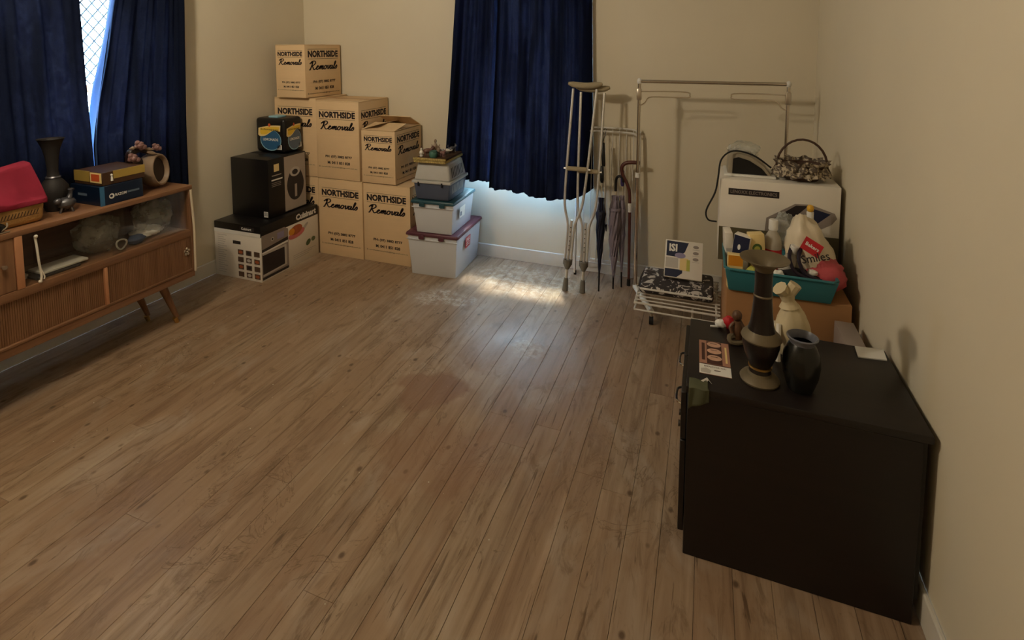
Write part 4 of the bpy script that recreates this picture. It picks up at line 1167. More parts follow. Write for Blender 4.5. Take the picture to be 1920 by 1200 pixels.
def cushion():
    t = thing('folded_fabric_bag', 'flat black fabric bag with a white print lying on the wire rack', 'bag', (-0.13, 3.2, 0.212))
    x0, x1, y0, y1, z0, z1 = -0.330, 0.065, 3.035, 3.325, 0.212, 0.262
    MB().box(x0, x1, y0, y1, z0, z1).build('fabric', 'black_white_print_fabric', t, bevel=0.020, segs=3)
    MB().tube([(x0+0.008, y0-0.001, z0+0.030), (x1-0.008, y0-0.001, z0+0.030)], 0.006, 8).build('white_piping', 'white_plastic', t)
    MB().tube([(x0, y0+0.02, z1-0.014), (x0-0.002, (y0+y1)/2, z1-0.010), (x0+0.01, y1-0.02, z1-0.012)], 0.006, 8, smooth=3).build('side_strap', 'charcoal_cloth', t)
cushion()
def leaning_box():
    t = thing('product_box', 'blue and white product box propped on the printed fabric bag', 'box', (-0.10, 3.20, 0.262))
    M = Matrix.Translation((-0.205, 3.155, 0.282)) @ Matrix.Rotation(R(-32), 4, 'X')
    w, h, d = 0.208, 0.215, 0.055
    MB().box(0, w, 0, d, 0, h, M=M @ Matrix.Translation((0, 0.0, 0.0))).build('carton', 'white_card', t, bevel=0.003)
    o = M @ Vector((0, 0, 0)); F = Frame(o, (1, 0, 0), (M.to_3x3() @ Vector((0, 0, 1))))
    q = MB(); D = 0.0009
    q.poly(F, [(0.008, 0.120), (0.075, 0.118), (0.11, 0.15), (0.13, 0.205), (0.008, 0.208)], 'navy_print', D)
    q.text(F, 'ISI', 0.045, 0.170, 0.045, 'white_print', 0.04, h=0.045, d=D+0.0006)
    q.rect(F, 0.006, 0.075, 0.055, 0.112, 'pale_grey_print', D); q.rect(F, 0.085, 0.13, 0.045, 0.115, 'cream_print', D); q.rect(F, 0.122, 0.140, 0.045, 0.108, 'yellowgreen_print', D+0.0003)
    q.poly(F, [(0.004, 0.004), (0.07, 0.004), (0.10, 0.03), (0.10, 0.048), (0.004, 0.048)], 'navy_print', D)
    q.disc(F, 0.085, 0.128, 0.03, 0.016, 'lilac_print', D+0.0003)
    for k in range(3): q.disc(F, 0.17, 0.185-0.035*k, 0.016, 0.009, 'steel_print', D); q.rect(F, 0.152, 0.19, 0.168-0.035*k, 0.171-0.035*k, 'pale_grey_print', D)
    q.build('printed_panel', 'navy_print', t, smooth=False)
leaning_box()

# ------------------------------------------------------------------ brown box, appliance box, tub and its contents
tag(MB().box(0.105, 0.580, 2.490, 3.150, 0.0, 0.545).build('brown_carton', 'dull_kraft_card', bevel=0.004), 'plain brown cardboard box carrying the teal tub, behind the dark cabinet', 'cardboard box')
def lenoxx_box():
    x0, x1, y0, y1, z0, z1 = 0.073, 0.590, 2.830, 3.130, 0.5465, 0.955
    t = thing('appliance_box', 'white appliance carton with a dark name label on the brown box, basket on top', 'appliance box', ((x0+x1)/2, (y0+y1)/2, z0))
    MB().box(x0, x1, y0, y1, z0, z1).build('body', 'white_card', t, bevel=0.004)
    F = Frame((x0, y0, z0), (1, 0, 0), (0, 0, 1)); w = x1-x0; h = z1-z0; q = MB(); D = 0.0009
    q.rect(F, 0.0, w, 0.0, 0.170, 'olive_print', D)
    q.rect(F, 0.038, 0.262, h-0.075, h-0.043, 'dark_print', D); q.text(F, 'LENOXX ELECTRONICS', 0.150, h-0.0585, 0.205, 'steel_print', 0.01, h=0.016, d=D+0.0006)
    # picture: double-plate grill
    q.poly(F, [(0.205, 0.170), (0.21, 0.235), (0.33, 0.315), (0.395, 0.318), (0.495, 0.285), (0.505, 0.262), (0.485, 0.232), (0.39, 0.172), (0.36, 0.170)], 'steel_print', D+0.0003)
    q.poly(F, [(0.245, 0.238), (0.335, 0.308), (0.385, 0.310), (0.31, 0.228)], 'dark_print', D+0.0006)
    q.poly(F, [(0.325, 0.220), (0.405, 0.300), (0.478, 0.280), (0.400, 0.205)], 'navy_print', D+0.0006)
    q.build('printed_panel', 'white_print', t, smooth=False)
    return z1
zl = lenoxx_box()+0.001
def appliance():
    t = thing('small_appliance', 'black appliance in a grey clear-covered housing on the white appliance carton', 'appliance', (0.20, 3.0, zl))
    P = [(0.105, 0.0), (0.110, 0.105), (0.150, 0.118), (0.215, 0.100), (0.275, 0.055), (0.318, 0.0)]
    def ext(pts, y0, y1):
        n = len(pts); vs = [(x, y0, zl+z) for x, z in pts]+[(x, y1, zl+z) for x, z in pts]
        fs = [tuple(range(n)), tuple(range(2*n-1, n-1, -1))]+[(i, i+n, (i+1) % n+n, (i+1) % n) for i in range(n)]
        return MB().add(vs, fs)
    ext(P, 2.915, 3.09).build('housing', 'smoke_housing', t, bevel=0.008)
    q = [(0.128, 0.012), (0.131, 0.088), (0.155, 0.096), (0.205, 0.082), (0.262, 0.046), (0.290, 0.012)]
    ext(q, 2.911, 2.9155).build('dark_window', 'black_plastic', t, bevel=0.001, segs=1)
    MB().box(0.090, 0.325, 2.895, 3.095, zl, zl+0.012).build('base_plate', 'white_plastic', t, bevel=0.003)
    MB().blob((0.185, 3.03, zl+0.115), (0.075, 0.05, 0.045), 0.2, 2.4, 6, 20, 12).build('plastic_cover', 'clear_plastic_film', t)
    cord = [(0.305, 2.93, zl+0.050), (0.22, 2.905, zl+0.112), (0.13, 2.90, zl+0.128), (0.075, 2.86, zl+0.09), (0.062, 2.822, zl+0.01), (0.050, 2.820, zl-0.07), (0.012, 2.822, zl-0.165), (0.022, 2.823, zl-0.212), (0.062, 2.825, zl-0.218)]
    MB().tube(cord, 0.0042, 8, smooth=5).build('power_cord', 'black_rubber', t)
appliance()
def basket():
    cx, cy = 0.440, 2.945
    t = thing('gift_basket', 'oval basket with a floral ruffle and arched handle on the white appliance carton', 'basket', (cx, cy, zl))
    MB().lathe([(0.070, zl), (0.085, zl+0.015), (0.105, zl+0.075), (0.108, zl+0.080), (0.098, zl+0.076), (0.078, zl+0.014), (0.0, zl+0.010)], 28, (cx, cy, 0), sx=1.0, sy=0.75).build('woven_body', 'wicker_dark', t)
    def ruf(r0, r1, z0, z1, seed, n, name):
        def fn(u, v):
            a = 2*PI*u; r = (r0+(r1-r0)*v)*(1+0.07*math.sin(n*a+seed)*(0.3+v))+0.003*noise.noise(Vector((u*30, v*4, seed)))
            return (cx+r*math.cos(a), cy+r*0.78*math.sin(a), zl+z0+(z1-z0)*v+0.006*math.sin(n*a*0.5+seed))
        MB().grid(fn, 120, 5).build(name, 'floral_ruffle_fabric', t, angle=80)
    ruf(0.108, 0.124, 0.070, 0.022, 1.0, 22, 'lower_ruffle'); ruf(0.106, 0.118, 0.074, 0.098, 2.0, 18, 'upper_ruffle')
    pts = [(cx+0.110*math.cos(a), cy, zl+0.062+0.135*math.sin(a)) for a in [PI*k/14 for k in range(15)]]
    MB().tube(pts, 0.0055, 8).build('handle', 'wicker_dark', t)
    for k, (dx, dy) in enumerate(((-0.045, -0.083), (-0.005, -0.093), (0.035, -0.088))):
        MB().blob((cx+dx, cy+dy, zl+0.062), (0.020, 0.012, 0.016), 0.3, 3, k+2, 12, 8).build('ribbon_rosette', 'floral_ruffle_fabric', t)
basket()
TZ = 0.5465
def tub():
    t = thing('teal_tub', 'shallow teal plastic tub full of groceries on the brown box', 'tub', (0.305, 2.63, TZ))
    o0 = (0.112, 0.500, 2.478, 2.772, TZ); o1 = (0.094, 0.522, 2.458, 2.795, TZ+0.100); wl = 0.004
    mb = MB(); vs = []
    for (a, b, c, d, z) in (o0, o1, (o1[0]+wl, o1[1]-wl, o1[2]+wl, o1[3]-wl, o1[4]), (o0[0]+wl, o0[1]-wl, o0[2]+wl, o0[3]-wl, TZ+wl)):
        vs += [(a, c, z), (b, c, z), (b, d, z), (a, d, z)]
    fs = [(3, 2, 1, 0), (12, 13, 14, 15)]
    for k in range(3):
        for q in range(4): fs.append((k*4+q, k*4+(q+1) % 4, k*4+4+(q+1) % 4, k*4+4+q))
    mb.add(vs, fs); mb.build('basin', 'teal_tub_plastic', t, bevel=0.014, segs=3)
    a, b, c, d, z = o1
    MB().tube([(a, c+0.02, z), (a+0.02, c, z), (b-0.02, c, z), (b, c+0.02, z), (b, d-0.02, z), (b-0.02, d, z), (a+0.02, d, z), (a, d-0.02, z)], 0.006, 8, closed=True).build('rim', 'teal_tub_plastic', t)
tub()
def pack(name, label, cat, x, y, z, w, d, h, rz, tilt, body, prints):
    t = thing(name, label, cat, (x, y, z), rz)
    M = Matrix.Rotation(tilt, 4, 'Y')
    zmin = min((M @ Vector((sx*w/2, sy*d/2, 0))).z for sx in (-1, 1) for sy in (-1, 1))
    M = Matrix.Translation((0, 0, -zmin)) @ M
    MB().box(-w/2, w/2, -d/2, d/2, 0, h, M=M).build('carton', body, t, bevel=0.003, world=False)
    F = Frame(M @ Vector((-w/2, -d/2, 0)), M.to_3x3() @ Vector((1, 0, 0)), M.to_3x3() @ Vector((0, 0, 1)))
    q = MB(); prints(q, F, w, h); q.build('printed_panel', body, t, smooth=False, world=False)
TB = TZ+0.0055
def pr_orange(q, F, w, h):
    q.rect(F, 0.002, w-0.002, 0.68*h, h-0.002, 'orange_print'); q.rect(F, 0.002, w-0.002, 0.60*h, 0.68*h, 'cream_print'); q.rect(F, 0.002, w-0.002, 0.3*h, 0.60*h, 'pink_print'); q.disc(F, 0.4*w, 0.35*h, 0.3*w, 0.08*h, 'brown_print', 0.0011)
pack('tea_box', 'orange and pink printed packet at the front left of the teal tub', 'packet', 0.135, 2.500, TB, 0.062, 0.035, 0.150, 0.05, 0, 'cream_print', pr_orange)
def pr_navy(q, F, w, h):
    q.rect(F, 0.002, w-0.002, 0.55*h, h-0.002, 'navy_print'); q.disc(F, 0.4*w, 0.75*h, 0.09*w, 0.06*h, 'white_print', 0.0012); q.text(F, 'VITA', 0.5*w, 0.42*h, 0.6*w, 'dark_print', d=0.0012)
pack('medicine_box', 'navy and white carton leaning behind the orange packet in the teal tub', 'packet', 0.150, 2.575, TB, 0.070, 0.045, 0.215, -0.35, R(6), 'white_card', pr_navy)
def pr_green(q, F, w, h):
    q.disc(F, 0.45*w, 0.72*h, 0.33*w, 0.10*h, 'green_print', 0.0011); q.disc(F, 0.45*w, 0.72*h, 0.2*w, 0.05*h, 'yellowgreen_print', 0.0015); q.rect(F, 0.15*w, 0.85*w, 0.35*h, 0.50*h, 'yellowgreen_print')
pack('herb_tea_carton', 'cream carton with a green oval badge standing in the teal tub', 'packet', 0.236, 2.580, TB, 0.062, 0.045, 0.228, 0.25, R(-5), 'cream_print', pr_green)
def pr_plain(q, F, w, h):
    q.rect(F, 0.1*w, 0.9*w, 0.55*h, 0.62*h, 'pale_grey_print'); q.rect(F, 0.1*w, 0.7*w, 0.42*h, 0.46*h, 'pale_grey_print')
pack('white_packet', 'plain pale packet at the far left end of the teal tub', 'packet', 0.118, 2.70, TB, 0.034, 0.09, 0.190, 0.1, R(-3), 'white_card', pr_plain)
def bottle(name, label, x, y, z, r, h, body, lab, tilt=(0, 0), capr=0.5):
    t = thing(name, label, 'bottle', (x, y, z), 0)
    M = Matrix.Rotation(tilt[0], 4, 'X') @ Matrix.Rotation(tilt[1], 4, 'Y')
    if tilt != (0, 0):
        zmin = min((M @ Vector((r*math.cos(a), r*math.sin(a), 0))).z for a in [PI*k/8 for k in range(16)]); M = Matrix.Translation((0, 0, -zmin)) @ M
    MB().lathe([(0.0, 0), (r*0.9, 0.001), (r, 0.008), (r, h*0.62), (r*0.85, h*0.72), (r*0.42, h*0.83), (r*0.40, h*0.86)], 20, M=M).build('body', body, t, world=False)
    MB().lathe([(r*1.015, h*0.2), (r*1.015, h*0.55)], 20, M=M).build('label_band', lab, t, world=False)
    MB().lathe([(r*capr, h*0.84), (r*capr*1.02, h*0.86), (r*capr, h*0.99), (r*capr*0.9, h), (0, h)], 16, M=M).build('cap', 'white_plastic', t, world=False)
bottle('sauce_bottle', 'clear bottle with a red label and white cap standing in the teal tub', 0.292, 2.62, TB, 0.038, 0.285, 'oil_clear', 'red_print')
bottle('tilted_bottle', 'white capped bottle tilted forward in the middle of the teal tub', 0.320, 2.570, TB, 0.028, 0.205, 'oil_clear', 'pale_grey_print', (R(10), R(14)), 0.6)
bottle('yellow_capped_bottle', 'bottle poking out behind the shopping bag in the teal tub', 0.452, 2.735, TB, 0.030, 0.305, 'white_plastic', 'dark_print')
tag(MB().lathe([(0.010, 0), (0.014, 0.005), (0.015, 0.018), (0.010, 0.028), (0.0, 0.031)], 16, (0.452, 2.735, TB+0.306)).build('yellow_stopper', 'stopper_yellow'), 'round yellow stopper on the tallest bottle of the teal tub', 'stopper')
def shopping_bag():
    t = thing('shopping_bag', 'stuffed white shopping bag with a red square logo in the teal tub', 'shopping bag', (0.432, 2.61, TB))
    cx, cy, cz = 0.440, 2.610, TB+0.155
    def fn(p, d):
        s = 1.0-0.28*max(0, d.z)
        return Vector((p.x*s-0.045*max(0, d.z), p.y, max(p.z, -0.148)))
    MB().blob((cx, cy, cz), (0.098, 0.085, 0.165), 0.16, 2.2, 9, 34, 22, fn=fn).build('body', 'shopping_bag_white', t, angle=60)
    MB().blob((cx+0.045, cy-0.050, TB+0.085), (0.082, 0.062, 0.075), 0.22, 2.4, 4, 26, 16).build('pink_contents', 'pink_bag', t, angle=60)
    for s, px_ in ((1, -0.10), (-1, -0.065)):
        MB().tube([(cx+px_+0.02, cy-0.06, TB+0.20), (cx+px_+0.005, cy-0.105, TB+0.16), (cx+px_+0.03, cy-0.12, TB+0.105), (cx+px_+0.09, cy-0.125, TB+0.085)], 0.008, 6, smooth=4).build('handle_strap', 'dark_straps', t)
    F = Frame((cx-0.085, cy-0.092, TB+0.222), (0.86, -0.10, -0.48), (0.44, 0.30, 0.80))
    q = MB(); q.rect(F, 0.03, 0.105, 0.0, 0.055, 'red_print', 0.012); q.text(F, 'Bakers', 0.068, 0.03, 0.055, 'white_print', 0.02, d=0.014); q.build('red_logo', 'red_print', t, smooth=False)
    F = Frame((cx-0.055, cy-0.098, TB+0.135), (0.93, -0.05, 0.32), (-0.30, 0.15, 0.94)); q = MB(); q.text(F, 'Smiles', 0.065, 0.02, 0.105, 'dark_print', 0.01, h=0.034, d=0.016); q.build('lettering', 'dark_print', t, smooth=False)
    MB().blob((cx-0.005, cy-0.098, TB+0.105), (0.020, 0.016, 0.014), 0.2, 2, 3, 12, 8).build('knot', 'white_plastic', t)
shopping_bag()
crumpled('tied_clear_bag', 'clear crumpled plastic bag at the left of the white shopping bag', 'plastic bag', (0.345, 2.685, TB+0.215), (0.050, 0.045, 0.085), 'clear_plastic_film', 7, 0.3)
crumpled('dark_cloth', 'black cloth tucked along the front of the teal tub under the shopping bag', 'cloth', (0.395, 2.535, TB+0.062), (0.105, 0.050, 0.045), 'black_cloth', 2, 0.2)
crumpled('tissue_bundle', 'small white tissue bundle showing above the front rim of the teal tub', 'tissue', (0.300, 2.488, TB+0.080), (0.030, 0.016, 0.024), 'paper_white', 5, 0.35)
crumpled('green_sponge', 'olive green sponge beside the orange packet in the teal tub', 'sponge', (0.205, 2.500, TB+0.055), (0.036, 0.025, 0.048), 'yellowgreen_print', 6, 0.12)

# ------------------------------------------------------------------ dark cabinet and what stands on it
CX0, CX1, CY0, CY1, CZ = -0.030, 0.575, 1.682, 2.125, 0.560
def dark_cabinet():
    t = thing('dark_cabinet', 'espresso brown wooden cabinet standing side-on against the right wall', 'cabinet', ((CX0+CX1)/2, (CY0+CY1)/2, 0))
    th = 0.018
    MB().box(CX0-0.004, CX1+0.022, CY0-0.002, CY1+0.002, CZ-0.022, CZ).build('top_panel', 'espresso_wood', t, bevel=0.003)
    MB().box(CX0, CX1, CY0, CY0+th, 0.0, CZ-0.022).build('side_panel', 'espresso_wood', t, bevel=0.002, segs=1)
    MB().box(CX0, CX1, CY1-th, CY1, 0.0, CZ-0.022).build('side_panel', 'espresso_wood', t, bevel=0.002, segs=1)
    MB().box(CX1-0.002, CX1+0.012, CY0+0.012, CY1-0.004, 0.07, CZ-0.022).build('back_panel', 'black_matte_card', t)
    MB().box(CX0+0.002, CX1-0.002, CY0+th, CY1-th, 0.05, 0.068).build('bottom_panel', 'espresso_wood', t)
    MB().box(CX0+0.02, CX0+0.034, CY0+th, CY1-th, 0.0, 0.05).build('plinth', 'espresso_wood', t)
    ym = (CY0+CY1)/2
    for k, (a, b) in enumerate(((CY0+0.004, ym-0.002), (ym+0.002, CY1-0.004))):
        d = MB().box(CX0-0.018, CX0-0.001, a, b, 0.072, 0.375).build('door', 'espresso_wood', t, bevel=0.002, segs=1)
        yk = ym-0.03 if k == 0 else ym+0.03
        MB().tube([(CX0-0.018, yk, 0.30), (CX0-0.030, yk, 0.30)], [0.006, 0.011], 10).build('knob', 'nickel', d)
        dr = MB().box(CX0-0.018, CX0-0.001, a, b, 0.380, CZ-0.026).build('drawer', 'espresso_wood', t, bevel=0.002, segs=1)
        yc_ = (a+b)/2
        MB().tube([(CX0-0.018, yc_-0.045, 0.455), (CX0-0.034, yc_-0.03, 0.455), (CX0-0.034, yc_+0.03, 0.455), (CX0-0.018, yc_+0.045, 0.455)], 0.004, 8, smooth=3).build('pull', 'chrome', dr)
dark_cabinet()
def tall_vase():
    cx, cy = 0.180, 1.795
    t = thing('tall_brass_vase', 'tall engraved metal vase with a flared mouth on the dark cabinet', 'vase', (cx, cy, CZ))
    z = CZ+0.0005
    MB().lathe([(0.0, z), (0.056, z), (0.058, z+0.006), (0.052, z+0.014), (0.036, z+0.022), (0.033, z+0.030)], 28, (cx, cy, 0)).build('foot', 'olive_bronze', t)
    MB().lathe([(0.033, z+0.030), (0.029, z+0.045), (0.034, z+0.056), (0.046, z+0.085), (0.054, z+0.118), (0.055, z+0.135)], 28, (cx, cy, 0)).build('bowl', 'dark_enamel', t)
    MB().lathe([(0.0345, z+0.044), (0.0345, z+0.050)], 20, (cx, cy, 0)).build('waist_ring', 'brass', t)
    MB().lathe([(0.055, z+0.134), (0.059, z+0.140), (0.056, z+0.148), (0.040, z+0.164), (0.036, z+0.168)], 28, (cx, cy, 0)).build('shoulder', 'olive_bronze', t)
    MB().lathe([(0.040, z+0.164), (0.034, z+0.185), (0.030, z+0.22), (0.027, z+0.26), (0.025, z+0.31), (0.026, z+0.352)], 24, (cx, cy, 0)).build('neck', 'dark_enamel', t)
    MB().lathe([(0.0262, z+0.271), (0.0285, z+0.275), (0.0260, z+0.279)], 24, (cx, cy, 0)).build('neck_ring', 'olive_bronze', t)
    MB().lathe([(0.024, z+0.352), (0.031, z+0.366), (0.050, z+0.381), (0.070, z+0.390), (0.071, z+0.393), (0.048, z+0.386), (0.027, z+0.370), (0.018, z+0.35), (0.0, z+0.345)], 28, (cx, cy, 0)).build('flared_mouth', 'olive_bronze', t)
tall_vase()
def dark_pot():
    cx, cy = 0.292, 1.790
    t = thing('dark_pot', 'squat dark glazed pot with a bluish rim beside the tall vase', 'vase', (cx, cy, CZ))
    z = CZ+0.0005
    MB().lathe([(0.0, z), (0.034, z), (0.037, z+0.006), (0.049, z+0.045), (0.053, z+0.080), (0.050, z+0.112), (0.040, z+0.136), (0.034, z+0.146)], 28, (cx, cy, 0)).build('body', 'dark_glaze', t)
    MB().lathe([(0.034, z+0.146), (0.036, z+0.156), (0.043, z+0.162), (0.044, z+0.166), (0.040, z+0.168), (0.033, z+0.158), (0.030, z+0.14), (0.040, z+0.10), (0.0, z+0.02)], 28, (cx, cy, 0)).build('rim', 'blue_rim_glaze', t)
dark_pot()
def tied_pouch():
    cx, cy = 0.292, 1.985
    t = thing('tied_bag', 'cream cloth bag knotted at the top, standing behind the dark pot', 'bag', (cx, cy, CZ))
    def fn(p, d): return Vector((p.x*(1-0.35*max(0, d.z)), p.y*(1-0.3*max(0, d.z)), max(p.z, -0.084)))
    MB().blob((cx, cy, CZ+0.0855), (0.058, 0.050, 0.105), 0.13, 2.2, 3, 28, 18, fn=fn).build('body', 'cream_bag', t, angle=70)
    MB().tube([(cx-0.012, cy, CZ+0.168), (cx-0.016, cy, CZ+0.188), (cx-0.022, cy, CZ+0.212)], [0.032, 0.020, 0.026], 12, smooth=3).build('gathered_neck', 'cream_bag', t)
    MB().tube([(cx-0.022, cy, CZ+0.206), (cx-0.045, cy-0.01, CZ+0.232)], [0.016, 0.026], 9).build('knot_ear', 'cream_bag', t)
    MB().tube([(cx-0.018, cy, CZ+0.206), (cx+0.004, cy, CZ+0.248)], [0.018, 0.020], 9).build('knot_ear', 'cream_bag', t)
    MB().tube([(cx-0.045, cy-0.030, CZ+0.115), (cx-0.048, cy-0.064, CZ+0.06), (cx-0.050, cy-0.075, CZ+0.010)], [0.008, 0.007, 0.010], 8, smooth=3).build('drawstring', 'string_white', t)
tied_pouch()
crumpled('lace_bundle', 'small white lace bundle between the tall vase and the cream bag', 'cloth', (0.235, 2.005, CZ+0.050), (0.030, 0.026, 0.050), 'paper_white', 8, 0.2)
def figurine():
    x, y = 0.122, 2.005
    t = thing('wooden_figurine', 'carved brown wooden figure with a curled base behind the leaflet', 'figurine', (x, y, CZ))
    b = MB(); z = CZ
    b.tube([(x+0.004, y, z+0.016), (x+0.006, y, z+0.05), (x+0.002, y, z+0.080)], [0.016, 0.020, 0.013], 10, smooth=3)
    b.blob((x, y, z+0.098), (0.017, 0.018, 0.018), 0.12, 2, 4, 14, 10)
    b.tube([(x-0.010, y-0.006, z+0.072), (x-0.022, y-0.014, z+0.058), (x-0.016, y-0.020, z+0.040)], 0.006, 8, smooth=3)
    b.tube([(x+0.014, y-0.006, z+0.072), (x+0.024, y-0.012, z+0.056), (x+0.014, y-0.018, z+0.042)], 0.006, 8, smooth=3)
    b.build('carved_body', 'carved_wood', t)
    MB().tube([(x-0.004, y-0.002, z+0.024), (x-0.022, y-0.012, z+0.020), (x-0.018, y-0.024, z+0.0085), (x+0.010, y-0.020, z+0.008), (x+0.022, y-0.004, z+0.010)], [0.012, 0.011, 0.008, 0.0078, 0.008], 8, smooth=3).build('curled_base', 'olive_bronze', t)
figurine()
def leaflet():
    t = thing('bakery_leaflet', 'brown bakery leaflet with three loaves lying on the dark cabinet', 'leaflet', (0.052, 1.868, CZ))
    F = Frame((0.003, 1.766, CZ+0.0002), (1, 0.02, 0), (-0.02, 1, 0)); w, h = 0.096, 0.208
    p = MB(); p.add([F.p(a, b, d) for d in (0, 0.0012) for a, b in ((0, 0), (w, 0), (w, h), (0, h))], [(3, 2, 1, 0), (4, 5, 6, 7), (0, 1, 5, 4), (1, 2, 6, 5), (2, 3, 7, 6), (3, 0, 4, 7)])
    p.build('paper', 'leaflet_brown', t, smooth=False)
    q = MB(); D = 0.0016
    q.rect(F, 0, w, 0, 0.055, 'paper_white', D); q.rect(F, 0, w, 0.055, 0.060, 'leaflet_dark', D)
    q.rect(F, 0.024, 0.072, 0.062, 0.205, 'leaflet_dark', D); q.rect(F, 0.008, 0.018, 0.08, 0.19, 'leaflet_dark', D); q.rect(F, 0.082, 0.088, 0.08, 0.18, 'cream_print', D)
    for k in range(3):
        q.disc(F, 0.048, 0.10+k*0.043, 0.023, 0.017, 'leaflet_loaf', D+0.0003); q.rect(F, 0.036, 0.058, 0.104+k*0.043, 0.107+k*0.043, 'leaflet_dark', D+0.0006)
    q.text(F, 'BREADS FOR YOU', 0.048, 0.043, 0.066, 'leaflet_dark', 0.01, h=0.008, d=D+0.0004); q.rect(F, 0.045, 0.064, 0.023, 0.027, 'leaflet_dark', D+0.0004)
    q.poly(F, [(0.004, 0.006), (0.032, 0.004), (0.036, 0.022), (0.02, 0.034), (0.004, 0.026)], 'pale_grey_print', D+0.0004)
    q.build('printed_panel', 'leaflet_brown', t, smooth=False)
leaflet()
def scrap(name, label, pts, mat, z, th=0.0015):
    n = len(pts); vs = [(x, y, z+dz) for x, y, dz in pts]+[(x, y, z+dz+th) for x, y, dz in pts]
    o = MB().add(vs, [tuple(range(n-1, -1, -1)), tuple(range(n, 2*n))]+[(i, (i+1) % n, (i+1) % n+n, i+n) for i in range(n)]).build(name, mat, smooth=False)
    return tag(o, label, 'paper scrap')
scrap('torn_foil', 'torn pale scrap on the cabinet top near its front edge', [(0.008, 1.722, 0), (0.026, 1.742, 0.002), (0.040, 1.716, 0), (0.030, 1.726, 0.004), (0.022, 1.712, 0)], 'pale_grey_print', CZ+0.0003)
def cloth_over_edge():
    t = MB()
    def fn(u, v):
        # drapes over the near top edge of the cabinet
        x = -0.026+0.055*u
        s = v*0.11
        if s < 0.045: return (x, CY0+0.043-s, CZ+0.0022+0.0015*math.sin(7*u))
        return (x-0.004*math.sin(5*u), CY0-0.006-0.003*math.sin(9*u+v*3), CZ+0.002-(s-0.045)*(0.6+0.5*(1-u)))
    t.grid(fn, 12, 14)
    o = t.build('olive_cloth', 'olive_cloth', angle=60, solid=0.0018); tag(o, 'olive green cloth draped over the near edge of the dark cabinet', 'cloth')
cloth_over_edge()
def red_packet():
    t = thing('red_packet', 'small red and white crumpled packet at the back edge of the dark cabinet', 'packet', (0.085, 2.09, CZ))
    MB().blob((0.100, 2.092, CZ+0.0255), (0.022, 0.016, 0.025), 0.25, 2.5, 2, 16, 10).build('red_wrapper', 'red_print', t)
    MB().blob((0.072, 2.088, CZ+0.017), (0.020, 0.014, 0.0165), 0.25, 2.5, 5, 16, 10).build('white_wrapper', 'paper_white', t)
    MB().tube([(0.060, 2.085, CZ+0.006), (0.036, 2.08, CZ+0.005)], 0.004, 6).build('white_stick', 'white_plastic', t)
red_packet()
tag(MB().box(0.508, 0.575, 2.150, 2.440, 0.0, 0.500).build('white_flat_carton', 'steel_print', bevel=0.003), 'narrow pale grey carton squeezed between the brown box and the right wall', 'carton')
scrap('white_paper', 'white folded paper on the back right corner of the dark cabinet', [(0.50, 2.045, 0), (0.585, 2.055, 0), (0.590, 2.118, 0.004), (0.505, 2.112, 0.002)], 'paper_white', CZ+0.0003, 0.004)

